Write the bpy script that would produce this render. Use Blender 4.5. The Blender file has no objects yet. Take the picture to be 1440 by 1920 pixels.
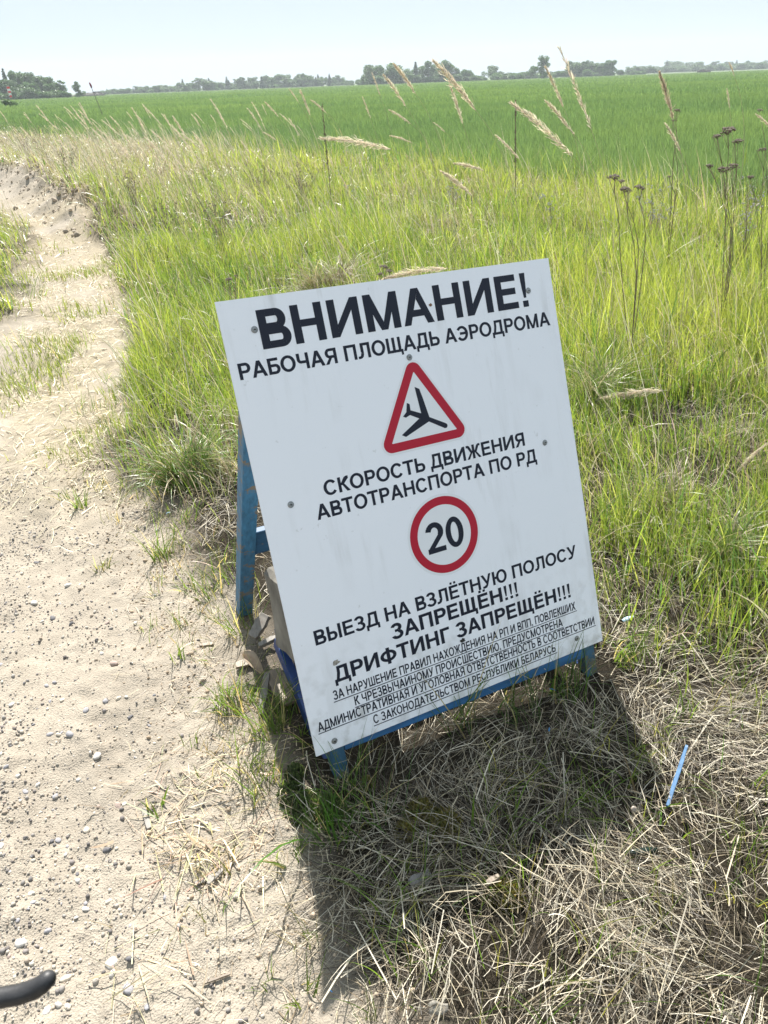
import bpy, bmesh, math, random
import numpy as np
from mathutils import Vector, Matrix

SC = bpy.context.scene
COL = SC.collection
rng = np.random.default_rng(7)
random.seed(7)
R_ = math.radians

# ------------------------------------------------------------------ camera
HC = 1.65                       # eye height, metres
PITCH, ROLL, FPX = R_(30.6), R_(2.15), 1364.0
F0 = np.array([0, math.cos(PITCH), -math.sin(PITCH)])
RX = np.array([1.0, 0, 0]); DX = np.array([0, -math.sin(PITCH), -math.cos(PITCH)])
CR = math.cos(ROLL) * RX + math.sin(ROLL) * DX
CD = -math.sin(ROLL) * RX + math.cos(ROLL) * DX
CAM = np.array([0, 0, HC])
cd = bpy.data.cameras.new('camera'); cam = bpy.data.objects.new('camera', cd); COL.objects.link(cam)
M = Matrix(((CR[0], -CD[0], -F0[0], 0), (CR[1], -CD[1], -F0[1], 0), (CR[2], -CD[2], -F0[2], HC), (0, 0, 0, 1)))
cam.matrix_world = M
cd.sensor_fit = 'VERTICAL'; cd.sensor_height = 36.0; cd.sensor_width = 27.0
cd.lens = FPX / 1920 * 36.0
cd.clip_start = 0.02; cd.clip_end = 8000
cd.dof.use_dof = True; cd.dof.focus_distance = 2.1; cd.dof.aperture_fstop = 17
SC.camera = cam

# ------------------------------------------------------------------ sky, sun, exposure
SUN_EL, SUN_AZ = R_(49.8), R_(-12.3)       # azimuth from +Y towards +X
w = bpy.data.worlds.new("World"); SC.world = w; w.use_nodes = True
nt = w.node_tree; bg = nt.nodes['Background']
sky = nt.nodes.new('ShaderNodeTexSky'); sky.sky_type = 'NISHITA'; sky.sun_disc = False
sky.sun_elevation = SUN_EL; sky.sun_rotation = SUN_AZ
sky.air_density = 1.0; sky.dust_density = 0.6; sky.ozone_density = 1.0
veil = nt.nodes.new('ShaderNodeMix'); veil.data_type = 'RGBA'; veil.inputs['Factor'].default_value = .98   # thin bright high cloud over the blue
veil.inputs['B'].default_value = (3.42, 3.97, 4.42, 1)
nt.links.new(sky.outputs[0], veil.inputs['A']); nt.links.new(veil.outputs['Result'], bg.inputs[0]); bg.inputs[1].default_value = 0.093
sl = bpy.data.lights.new('sun', 'SUN'); so = bpy.data.objects.new('sun', sl); COL.objects.link(so)
sl.energy = 5.0; sl.angle = R_(0.53); sl.color = (1.0, 0.955, 0.89)
sd = Vector((math.sin(SUN_AZ) * math.cos(SUN_EL), math.cos(SUN_AZ) * math.cos(SUN_EL), math.sin(SUN_EL)))
so.rotation_euler = (-sd).to_track_quat('-Z', 'Y').to_euler(); so.location = (0, 0, 30)
SC.view_settings.view_transform = 'Standard'; SC.view_settings.look = 'None'
SC.view_settings.exposure = 1.17; SC.view_settings.gamma = 1.0
SC.cycles.max_bounces = 8; SC.cycles.transparent_max_bounces = 8

# ------------------------------------------------------------------ small helpers
def ray(px, py):
    return F0 + (px - 720) / FPX * CR + (py - 960) / FPX * CD
def at_z(px, py, z=0.0):
    d = ray(px, py); return CAM + d * ((z - HC) / d[2])
def at_dist(px, py, dist):
    d = ray(px, py); return CAM + d * (dist / math.hypot(d[0], d[1]))

_perm = np.random.default_rng(3).random((256, 256))
def vn(x, y):                                   # value noise, -1..1
    xi = np.floor(x).astype(np.int64); yi = np.floor(y).astype(np.int64)
    fx = x - xi; fy = y - yi
    fx = fx * fx * (3 - 2 * fx); fy = fy * fy * (3 - 2 * fy)
    a = _perm[xi & 255, yi & 255]; b = _perm[(xi + 1) & 255, yi & 255]
    c = _perm[xi & 255, (yi + 1) & 255]; d = _perm[(xi + 1) & 255, (yi + 1) & 255]
    return ((a * (1 - fx) + b * fx) * (1 - fy) + (c * (1 - fx) + d * fx) * fy) * 2 - 1
def fbm(x, y, s, oct=3):
    r = 0; a = 1; t = 0
    for k in range(oct):
        r = r + a * vn(x / s + 17.3 * k, y / s + 5.1 * k); t += a; a *= .5; s *= .47
    return r / t
def sst(a, b, x):
    t = np.clip((x - a) / (b - a), 0, 1); return t * t * (3 - 2 * t)

def link_mesh(name, me, parent=None):
    o = bpy.data.objects.new(name, me); COL.objects.link(o)
    if parent is not None: o.parent = parent
    return o
def np_mesh(name, V, F, mat, colors=None, smooth=True, parent=None, mat_idx=None, mats=None):
    """V (n,3); F (m,k) uniform polygons; colors (n,3) per vertex."""
    V = np.ascontiguousarray(V, dtype=np.float32).reshape(-1, 3); F = np.ascontiguousarray(F, dtype=np.int32)
    m, k = F.shape
    me = bpy.data.meshes.new(name)
    me.vertices.add(len(V)); me.vertices.foreach_set('co', V.ravel())
    me.loops.add(m * k); me.loops.foreach_set('vertex_index', F.ravel())
    me.polygons.add(m); me.polygons.foreach_set('loop_start', np.arange(0, m * k, k, dtype=np.int32))
    me.polygons.foreach_set('loop_total', np.full(m, k, dtype=np.int32))
    if smooth: me.polygons.foreach_set('use_smooth', np.ones(m, dtype=bool))
    if colors is not None:
        ca = me.attributes.new('tint', 'FLOAT_COLOR', 'POINT')
        c4 = np.ones((len(V), 4), dtype=np.float32); c4[:, :3] = colors
        ca.data.foreach_set('color', c4.ravel())
    for mm in (mats or [mat]): me.materials.append(mm)
    if mat_idx is not None: me.polygons.foreach_set('material_index', np.asarray(mat_idx, dtype=np.int32))
    me.update(calc_edges=True)
    return link_mesh(name, me, parent)
def thing(name, label, cat, loc=(0, 0, 0), group=None):
    o = bpy.data.objects.new(name, None); COL.objects.link(o); o.location = loc; o.empty_display_size = .1
    return tag(o, label, cat, group)
def tag(o, label, cat, group=None, kind=None):
    if label: o['label'] = label
    if cat: o['category'] = cat
    if group: o['group'] = group
    if kind: o['kind'] = kind
    return o
class MB:                                        # collects polygons of one part
    def __init__(s): s.v = []; s.f = []; s.mi = []
    def add(s, v, f, mi=0):
        b = len(s.v); s.v += [tuple(map(float, p)) for p in v]; s.f += [tuple(b + i for i in q) for q in f]; s.mi += [mi] * len(f)
    def tube(s, pts, rad, n=8, cap=True, mi=0):
        pts = [Vector(p) for p in pts]; rad = list(rad) if hasattr(rad, '__len__') else [rad] * len(pts)
        v = []; f = []; up = None
        for i, p in enumerate(pts):
            t = (pts[min(i + 1, len(pts) - 1)] - pts[max(i - 1, 0)]).normalized()
            if up is None: up = t.orthogonal().normalized()
            up = (up - t * up.dot(t)).normalized(); sdv = t.cross(up)
            for k in range(n):
                a = 2 * math.pi * k / n; v.append(p + (up * math.cos(a) + sdv * math.sin(a)) * rad[i])
        for i in range(len(pts) - 1):
            for k in range(n):
                f.append((i * n + k, i * n + (k + 1) % n, (i + 1) * n + (k + 1) % n, (i + 1) * n + k))
        if cap: f.append(tuple(range(n - 1, -1, -1))); f.append(tuple((len(pts) - 1) * n + k for k in range(n)))
        s.add(v, f, mi)
    def box(s, c, ex, ey, ez, mi=0):             # centre and three half-extent vectors
        c, ex, ey, ez = map(Vector, (c, ex, ey, ez)); v = []
        for a in (-1, 1):
            for b in (-1, 1):
                for d in (-1, 1): v.append(c + ex * a + ey * b + ez * d)
        s.add(v, [(0, 1, 3, 2), (4, 6, 7, 5), (0, 4, 5, 1), (2, 3, 7, 6), (0, 2, 6, 4), (1, 5, 7, 3)], mi)
    def build(s, name, mats, parent=None, smooth=False, bevel=0, seg=2):
        me = bpy.data.meshes.new(name); me.from_pydata(s.v, [], s.f)
        mats = mats if isinstance(mats, list) else [mats]
        for m in mats: me.materials.append(m)
        me.polygons.foreach_set('material_index', s.mi)
        bm = bmesh.new(); bm.from_mesh(me)
        bmesh.ops.recalc_face_normals(bm, faces=bm.faces)
        if bevel: bmesh.ops.bevel(bm, geom=bm.edges[:], offset=bevel, segments=seg, affect='EDGES', profile=.6)
        bm.to_mesh(me); bm.free()
        if smooth: me.polygons.foreach_set('use_smooth', [True] * len(me.polygons))
        return link_mesh(name, me, parent)

# ------------------------------------------------------------------ materials
def mat(name):
    m = bpy.data.materials.new(name); m.use_nodes = True
    n = m.node_tree.nodes; l = m.node_tree.links; p = n['Principled BSDF']
    return m, n, l, p
def simple(name, col, rough=.6, metal=0, noise=0, nscale=30, spec=.5, bump=0):
    m, n, l, p = mat(name); p.inputs['Roughness'].default_value = rough; p.inputs['Metallic'].default_value = metal
    p.inputs['Specular IOR Level'].default_value = spec
    p.inputs['Base Color'].default_value = (*col, 1)
    if noise or bump:
        tc = n.new('ShaderNodeTexCoord'); nz = n.new('ShaderNodeTexNoise'); nz.inputs['Scale'].default_value = nscale; nz.inputs['Detail'].default_value = 6
        l.new(tc.outputs['Object'], nz.inputs['Vector'])
        if noise:
            mx = n.new('ShaderNodeMix'); mx.data_type = 'RGBA'
            mx.inputs['A'].default_value = (*[c * (1 - noise) for c in col], 1); mx.inputs['B'].default_value = (*[min(1, c * (1 + noise)) for c in col], 1)
            cr = n.new('ShaderNodeMapRange'); cr.inputs[1].default_value = .3; cr.inputs[2].default_value = .7
            l.new(nz.outputs[0], cr.inputs[0]); l.new(cr.outputs[0], mx.inputs['Factor']); l.new(mx.outputs['Result'], p.inputs['Base Color'])
        if bump:
            b = n.new('ShaderNodeBump'); b.inputs['Strength'].default_value = bump; b.inputs['Distance'].default_value = .004
            l.new(nz.outputs[0], b.inputs['Height']); l.new(b.outputs[0], p.inputs['Normal'])
    return m
def leafy(name, trans=.45, tcol=(1.5, 1.55, .8), rough=.5, spec=.3):
    """plant tissue: colour from the mesh, part of the light passes through"""
    m, n, l, p = mat(name)
    at = n.new('ShaderNodeAttribute'); at.attribute_name = 'tint'
    l.new(at.outputs['Color'], p.inputs['Base Color']); p.inputs['Roughness'].default_value = rough; p.inputs['Specular IOR Level'].default_value = spec
    tr = n.new('ShaderNodeBsdfTranslucent'); mul = n.new('ShaderNodeMix'); mul.data_type = 'RGBA'; mul.blend_type = 'MULTIPLY'
    mul.inputs['Factor'].default_value = 1; l.new(at.outputs['Color'], mul.inputs['A']); mul.inputs['B'].default_value = (*tcol, 1)
    l.new(mul.outputs['Result'], tr.inputs['Color'])
    mx = n.new('ShaderNodeMixShader'); mx.inputs[0].default_value = trans
    l.new(p.outputs[0], mx.inputs[1]); l.new(tr.outputs[0], mx.inputs[2]); l.new(mx.outputs[0], n['Material Output'].inputs[0])
    return m
M_GRASS = leafy('green_grass', .56, (1.9, 1.85, 1.0), .33, .6)
M_WHEAT = leafy('wheat_leaf', .5, (1.55, 1.55, .9), .4, .5)
M_DRY = leafy('dry_grass', .3, (1.15, 1.1, .95), .4, .5)
M_STRAW = leafy('straw', .07, (1.1, 1.05, .9), .5, .4)
M_PLUME = leafy('plume', .45, (1.1, 1.05, .95), .7, .2)
M_LEAF = leafy('tree_leaf', .25, (1.4, 1.5, .7))
M_BARK = simple('bark', (.16, .14, .12), .9, noise=.3, nscale=8)

# ------------------------------------------------------------------ layout of the land
EDGE = np.array([at_z(*p)[:2] for p in ((715, 1920), (660, 1800), (610, 1690), (565, 1560), (500, 1400), (462, 1300), (425, 1190), (375, 1080), (300, 960), (215, 895), (205, 840), (240, 750), (252, 640), (238, 560), (208, 480), (165, 418), (110, 385), (45, 348), (0, 338))])
EY = np.concatenate(([-2, .3], EDGE[:, 1], [20.5, 23, 40])); EX = np.concatenate(([.25, .08], EDGE[:, 0], [-14, -30, -60]))
LP = np.array([at_z(*q)[:2] for q in ((-140, 800), (-60, 700), (0, 620), (38, 545), (52, 490), (50, 445), (28, 408), (-10, 387), (-80, 367))])
LEFT = np.concatenate(([[-3, -9]], LP[:, ::-1], [[18, -30], [40, -60]]))
def e_right(x, y): return x - np.interp(y, EY, EX)           # >0: on the verge
def e_left(x, y): return np.interp(y, LEFT[:, 0], LEFT[:, 1]) - x
FE = np.array([[-80, 95], [-40, 68], [-18, 41], [-8, 29], [.3, 18.5], [5.3, 10.6], [9, 5.5], [30, -20]])
def field_d(x, y):                                            # >0: inside the crop
    return (y - np.interp(x, FE[:, 0], FE[:, 1])) * .72
def dirt_mask(x, y):
    n = fbm(x, y, .5, 4) * .12 + fbm(x + 9, y, .12, 2) * .05
    sc = 1 + np.clip(y - 3, 0, 12) * .08
    r = 1 - sst(-.12, .16, e_right(x, y) + n * sc)
    lf = 1 - sst(-.2, .35, e_left(x, y) + n * sc * 1.6)
    return r * lf
def H(x, y):
    d = dirt_mask(x, y)
    h = .035 * fbm(x, y, 2.3, 2) * sst(.3, 4, np.hypot(x, y - 1.5)) + .02 * fbm(x + 3, y, .45, 3)
    h = h + .03 * (1 - d) * sst(1.8, 3.2, y) - .035 * d * sst(1.5, 6, y)
    near = 1 - sst(4, 14, y)
    h = h + d * (.009 * fbm(x, y + 4, .2, 3) + near * (.009 * fbm(x, y, .05, 2) + .006 * np.clip(fbm(x + 2, y - 6, .022, 2) - .15, 0, 1) * 2))
    # loose clods beside the bare earth, and the earth bank outside the bend
    rim = np.exp(-((e_right(x, y) + .02) / .22) ** 2) * (1 - sst(5, 8, y))
    h = h + rim * .018 * (fbm(x, y, .09, 3) + .3)
    bank = np.exp(-((e_right(x, y) - .12) / .55) ** 2) * sst(9.5, 11.5, y) * (1 - sst(20, 22, y))
    h = h + bank * (.36 + .22 * fbm(x, y, .45, 3) + .09 * fbm(x, y, .12, 2))
    # tyre grooves in the dirt
    g = np.sin((x * 1.0 + .28 * y) / .085 + 2 * vn(x / .5, y / .5)) * .0035
    h = h + g * d * sst(-.75, -.3, x) * (1 - sst(1.1, 1.6, y)) * near
    # two shallow wheel ruts along the track, with tread bars
    for off, wd_ in ((-.62, .09), (-1.25, .10)):
        q = e_right(x, y) - off - .05 * fbm(x, y, .8, 2); inr = np.exp(-(q / wd_) ** 2); h = h - d * inr * (.013 + .006 * fbm(x, y, .05, 2) * near)
        h = h + d * .010 * np.exp(-((np.abs(q) - wd_ * 1.5) / .04) ** 2) * (.6 + .6 * fbm(x, y, .07, 2))
    # trodden straw hump by the board
    h = h + .012 * np.exp(-((x - .95) ** 2 / .3 + (y - 1.0) ** 2 / .2)) * (1 - d) - .03 * np.exp(-((x - .62) ** 2 + (y - 1.45) ** 2) / .08) * (1 - d)
    return h + .0 * y

# ------------------------------------------------------------------ ground
def build_ground():
    th = np.concatenate((np.linspace(-180, -44, 26)[:-1], np.linspace(-44, 44, 300), np.linspace(44, 180, 26)[1:-1]))
    rr = np.concatenate((np.geomspace(.12, .55, 24)[:-1], np.geomspace(.55, 30, 640)[:-1], np.geomspace(30, 6000, 110)))
    T, Rr = np.meshgrid(np.radians(th), rr)
    X = Rr * np.sin(T); Y = Rr * np.cos(T); Z = H(X, Y)
    far = sst(25, 60, Rr); Z = Z * (1 - far)
    V = np.stack((X, Y, Z), -1).reshape(-1, 3)
    nr, nth = X.shape
    i = np.arange(nr - 1)[:, None] * nth; j = np.arange(nth)[None, :]; j2 = (j + 1) % nth
    Fq = np.stack((i + j, i + j2, i + nth + j2, i + nth + j), -1).reshape(-1, 4)
    # centre cap as quads fan
    V = np.vstack((V, [[0, 0, 0]])); c = len(V) - 1
    jj = np.arange(0, nth - 1, 2); cap = np.stack((np.full_like(jj, c), (jj + 2) % nth, jj + 1, jj), -1)
    Fq = np.vstack((Fq, cap))
    x, y = V[:, 0], V[:, 1]
    d = dirt_mask(x, y); fld = sst(0, 1.2, field_d(x, y))
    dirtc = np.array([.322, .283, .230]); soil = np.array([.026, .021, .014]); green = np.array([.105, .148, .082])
    strawc = np.array([.31, .26, .17])
    n1 = fbm(x, y, .8, 4)[:, None]
    lit = (sst(2.2, 4.0, y) * (1 - sst(12, 16, y)) * sst(-.35, .25, fbm(x + 3, y + 1, .7, 4)))[:, None]   # straw litter on the path
    dc = dirtc * (1 + .10 * n1 + .14 * fbm(x - 4, y + 2, .3, 3)[:, None]); dc = dc * (1 - .55 * lit) + strawc * .55 * lit
    bank = (np.exp(-((e_right(x, y) - .1) / .5) ** 2) * sst(9.5, 11.5, y) * (1 - sst(20, 22, y)))[:, None]
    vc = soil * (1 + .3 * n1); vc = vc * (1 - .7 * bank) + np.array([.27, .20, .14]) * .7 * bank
    rad = np.hypot(x, y)
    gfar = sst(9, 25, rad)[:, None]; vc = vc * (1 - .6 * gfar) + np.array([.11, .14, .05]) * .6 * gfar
    band = (fbm(x * .35, y, 60, 3))[:, None]
    fc = green * (1 + .16 * band) + np.array([.012, .012, .0]) * sst(120, 500, rad)[:, None]
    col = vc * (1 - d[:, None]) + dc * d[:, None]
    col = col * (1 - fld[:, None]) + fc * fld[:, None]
    m, n, l, p = mat('ground'); p.inputs['Roughness'].default_value = .95; p.inputs['Specular IOR Level'].default_value = .15
    at = n.new('ShaderNodeAttribute'); at.attribute_name = 'tint'
    tc = n.new('ShaderNodeTexCoord')
    def noise(s, det=6, ro=.6):
        q = n.new('ShaderNodeTexNoise'); q.inputs['Scale'].default_value = s; q.inputs['Detail'].default_value = det; q.inputs['Roughness'].default_value = ro
        l.new(tc.outputs['Object'], q.inputs['Vector']); return q
    a = noise(14, 8); b = noise(160, 4); v = n.new('ShaderNodeTexVoronoi'); v.inputs['Scale'].default_value = 210; l.new(tc.outputs['Object'], v.inputs['Vector'])
    def rng_(s, lo, hi, o0, o1):
        q = n.new('ShaderNodeMapRange'); q.inputs[1].default_value = lo; q.inputs[2].default_value = hi; q.inputs[3].default_value = o0; q.inputs[4].default_value = o1
        l.new(s, q.inputs[0]); return q.outputs[0]
    k1 = rng_(a.outputs[0], .3, .7, .84, 1.13); k2 = rng_(b.outputs[0], .3, .7, .86, 1.12)
    mm = n.new('ShaderNodeMath'); mm.operation = 'MULTIPLY'; l.new(k1, mm.inputs[0]); l.new(k2, mm.inputs[1])
    vs = n.new('ShaderNodeVectorMath'); vs.operation = 'SCALE'; l.new(at.outputs['Color'], vs.inputs[0]); l.new(mm.outputs[0], vs.inputs['Scale'])
    l.new(vs.outputs[0], p.inputs['Base Color'])
    ad = n.new('ShaderNodeMath'); ad.operation = 'ADD'; l.new(b.outputs[0], ad.inputs[0])
    mv = n.new('ShaderNodeMath'); mv.operation = 'MULTIPLY'; mv.inputs[1].default_value = .6; l.new(v.outputs[0], mv.inputs[0]); l.new(mv.outputs[0], ad.inputs[1])
    bp = n.new('ShaderNodeBump'); bp.inputs['Strength'].default_value = .75; bp.inputs['Distance'].default_value = .006
    l.new(ad.outputs[0], bp.inputs['Height']); l.new(bp.outputs[0], p.inputs['Normal'])
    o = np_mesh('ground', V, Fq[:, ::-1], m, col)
    tag(o, 'bare dirt track, grassy verge and crop field as one sheet of ground', 'ground', kind='structure')
build_ground()

# ------------------------------------------------------------------ blades of every sort
def blades(P, L, W, az, tilt, curl, S=4, flat=None, prof=1.5, follow=0, twist=.9, bend=None, kink=None):
    """ribbon leaves: returns verts (N*(S+1)*2,3) and quads"""
    N = len(P); t = np.linspace(0, 1, S + 1)
    th = tilt[:, None] + curl[:, None] * t[None] ** 1.3
    thm = (th[:, 1:] + th[:, :-1]) / 2; ds = (L / S)[:, None]
    hx = np.concatenate((np.zeros((N, 1)), np.cumsum(np.sin(thm) * ds, 1)), 1); hz = np.concatenate((np.zeros((N, 1)), np.cumsum(np.cos(thm) * ds, 1)), 1)
    if bend is None:
        X = P[:, 0:1] + hx * np.sin(az)[:, None]; Y = P[:, 1:2] + hx * np.cos(az)[:, None]
    else:                                          # leaves that turn sideways along their length
        aa = az[:, None] + bend[:, None] * ((np.arange(S) + .5) / S)[None] + (0 if kink is None else kink[:, None] * (np.arange(S)[None] >= (1 + (np.arange(N)[:, None] % max(1, S - 1)))))
        st_ = np.sin(thm) * ds; z0_ = np.zeros((N, 1))
        X = P[:, 0:1] + np.concatenate((z0_, np.cumsum(st_ * np.sin(aa), 1)), 1); Y = P[:, 1:2] + np.concatenate((z0_, np.cumsum(st_ * np.cos(aa), 1)), 1)
    Z = P[:, 2:3] + hz
    C = np.stack((X, Y, Z), -1)
    a2 = az + rng.normal(0, twist, N)
    wv = np.stack((np.cos(a2), -np.sin(a2), rng.normal(0, .25, N)), -1)
    wp = (1 - .93 * t ** prof) if flat is None else np.full(S + 1, 1.0)
    wd = W[:, None] * wp[None] * .5
    V = np.stack((C - wv[:, None, :] * wd[..., None], C + wv[:, None, :] * wd[..., None]), 2)
    if follow:
        z0 = H(V[..., 0], V[..., 1]); V[..., 2] = np.maximum(V[..., 2], z0 + .001)
    b = (np.arange(N) * (S + 1) * 2)[:, None] + (np.arange(S) * 2)[None]
    Fq = np.stack((b, b + 1, b + 3, b + 2), -1).reshape(-1, 4)
    return V.reshape(-1, 3), Fq
def spread(c, S): return np.repeat(c, (S + 1) * 2, axis=0)
def wedge(r0, r1, rho, half=R_(37)):
    """random points of a fan in front of the camera, about rho per square metre"""
    n = int(rho * half * (r1 * r1 - r0 * r0)); r = np.sqrt(rng.random(n) * (r1 * r1 - r0 * r0) + r0 * r0); a = (rng.random(n) * 2 - 1) * half
    return r * np.sin(a), r * np.cos(a)
def jit(base, n, s=.15):
    c = np.tile(np.array(base), (n, 1)); return c * (1 + rng.normal(0, s, (n, 1))) * (1 + rng.normal(0, s * .3, (n, 3)))
def cat_mesh(parts):
    Vs, Fs, Cs = [], [], []; o = 0
    for V, Fq, C in parts: Vs.append(V); Fs.append(Fq + o); Cs.append(C); o += len(V)
    return np.concatenate(Vs), np.concatenate(Fs), np.clip(np.concatenate(Cs), 0, 1)

BO = None
def under_board(x, y):                           # inside the footprint of the sign: little grows there
    u = (x + .19) * .8956 + (y - 1.315) * .4445; q = -(x + .19) * .4445 + (y - 1.315) * .8956
    return (u > -.02) & (u < 1.03) & (q > -.13) & (q < .8)
def greenness(x, y):
    """0 trodden straw .. 1 thick green grass"""
    yb = np.interp(x, [-3, -1.2, -.5, 0, .6, 1.2, 2, 3], [2.7, 2.85, 3.1, 3.1, 2.75, 2.25, 1.85, 1.6])
    g = sst(-.45 - .45 * sst(0, 1, x), .55 + .2 * sst(0, 1, x), y - yb + .55 * fbm(x, y, .6, 3) + .25 * fbm(x + 5, y, .2, 2))
    tuft = .5 * np.exp(-((x - 1.25) ** 2 + (y - 1.95) ** 2) / .10) + .3 * np.exp(-((x - 1.0) ** 2 + (y - 2.3) ** 2) / .05)
    return np.clip(g + tuft, 0, 1)

green, dry = [], []
def grow(x, y, wscale, hs=1.0, S=4, dens=None):
    """turn candidate points into green and dry blades by where they stand"""
    e = e_right(x, y); el = e_left(x, y); d = dirt_mask(x, y); g = greenness(x, y)
    r = np.hypot(x, y); p = fbm(x, y, 1.6, 3); q = fbm(x + 40, y - 12, .35, 2)
    fd = field_d(x, y)
    keep = (1 - d) ** 1.5 * (.05 + .95 * g) * (1 - sst(-1.0, 3.5, fd + 1.2 * p))
    keep = np.where(under_board(x, y), keep * .05, keep)
    keep = keep * np.clip(.72 + .55 * q + .3 * p + .9 * fbm(x - 7, y + 3, .13, 2), .08, 1)
    # sparse living grass on the middle and left of the path
    path = d * sst(2.6, 3.6, y) * (1 - sst(8, 11, y)) * np.clip(fbm(x + 11, y, .5, 3) * 1.6 + np.clip((-2.0 - x) * .35, -.6, .5), 0, 1) * .6
    keep = np.maximum(keep, path)
    k = rng.random(len(x)) < keep
    x, y, e, d, g, r, p, q = x[k], y[k], e[k], d[k], g[k], r[k], p[k], q[k]
    onpath = d > .5
    n = len(x)
    # how many of them are last year's dry leaves
    pl = sst(-2, -7, x) * sst(8, 13, y)                       # the pale patch by the bend
    pd = .24 + .22 * sst(.1, .6, fbm(x + 70, y, .9, 3)) + .46 * (1 - g) + .38 * pl + .26 * sst(5.5, 14, r)
    isd = rng.random(n) < pd
    dk = fbm(x - 30, y + 8, 1.1, 2)
    hgt = (.24 + .13 * p + .09 * q) * (.5 + .5 * g) * hs * rng.lognormal(0, .28, n) * np.where(onpath, .5, 1)
    hgt = hgt * (.55 + .45 * sst(0, .4, e + .15)) 
    W = np.clip(rng.lognormal(math.log(.0040), .42, n), .0018, .010) * wscale
    Z = H(x, y) - .004
    P = np.stack((x, y, Z), -1)
    az = rng.random(n) * 2 * math.pi
    lean = rng.random(n) < .45; az = np.where(lean, R_(-80) + rng.normal(0, .6, n), az)   # wind from the right
    ti = np.abs(rng.normal(.10, .14, n)); cu = np.abs(rng.normal(.35, .35, n))
    gi = ~isd
    V, Fq = blades(P[gi], hgt[gi], W[gi], az[gi], ti[gi], cu[gi], S)
    m = gi.sum(); t = np.clip(.48 + .75 * p[gi] + rng.normal(0, .28, m), 0, 1)[:, None]
    c = np.array([.115, .180, .040]) * (1 - t) + np.array([.245, .285, .070]) * t
    t2 = (sst(.2, .8, dk[gi]))[:, None]; c = c * (1 - .35 * t2) + np.array([.06, .13, .035]) * .35 * t2
    sp_ = (rng.random((m, 1)) < .16); c = np.where(sp_, np.array([.065, .135, .045]), c); lp = (rng.random((m, 1)) < .10); c = np.where(lp, np.array([.30, .33, .12]), c)
    c = np.where(onpath[gi][:, None], c * .5 + np.array([.13, .15, .05]) * .5, c) * (1 + rng.normal(0, .14, (m, 1)))
    green.append((V, Fq, spread(c, S)))
    m = isd.sum()
    V, Fq = blades(P[isd], hgt[isd] * rng.uniform(.7, 1.25, m), W[isd] * .85, az[isd], np.abs(rng.normal(.45, .35, m)), np.abs(rng.normal(1.1, .7, m)), S)
    c = jit((.52, .46, .32), m, .18)
    br = (rng.random(m) < .13)[:, None]; c = np.where(br, jit((.24, .17, .10), m, .2), c)
    dry.append((V, Fq, spread(c, S)))
for r0, r1, rho, ws, S in ((1.2, 4.2, 5200, .95, 5), (4.2, 6.5, 4200, 1.15, 4), (6.5, 10, 2400, 1.55, 4), (10, 16, 1100, 2.3, 3), (16, 28, 420, 3.6, 3), (28, 60, 110, 6, 3)):
    x, y = wedge(r0, r1, rho, R_(56 if r1 < 5 else 50 if r1 < 11 else 42)); grow(x, y, ws, 1.0 if r1 < 7 else 1.12, S)

def wisps(r0, r1, rho, bias):
    x, y = wedge(r0, r1, rho, R_(54 if r1 < 7 else 46)); k = (rng.random(len(x)) < (1 - dirt_mask(x, y)) * greenness(x, y) * (1 - sst(-.3, .8, field_d(x, y))) * np.clip(.35 + .9 * fbm(x + 3, y, 1.3, 2) + bias * sst(-.5, -5, x), .05, 1)) & ~under_board(x, y)
    x, y = x[k], y[k]; n = len(x); P = np.stack((x, y, H(x, y)), -1); az = R_(-82) + rng.normal(0, .45, n); r = np.hypot(x, y)
    V, Fq = blades(P, rng.uniform(.45, 1.0, n), .0018 + .00022 * r + rng.random(n) * .001, az, np.abs(rng.normal(.22, .12, n)), np.abs(rng.normal(.45, .25, n)), 6, prof=4)
    dry.append((V, Fq, spread(jit((.60, .55, .42), n, .2), 6)))
    V, Fq = blades(P + rng.normal(0, .1, P.shape) * np.array([1, 1, 0]), rng.uniform(.28, .5, n), .005 + .0004 * r, az + rng.normal(0, .9, n), np.abs(rng.normal(.5, .3, n)), np.abs(rng.normal(1.7, .5, n)), 6, prof=2)
    dry.append((V, Fq, spread(jit((.60, .56, .43), n, .2), 6)))
wisps(2.6, 6, 42, .15); wisps(6, 12, 30, .5); wisps(12, 30, 13, 1.0)
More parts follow.
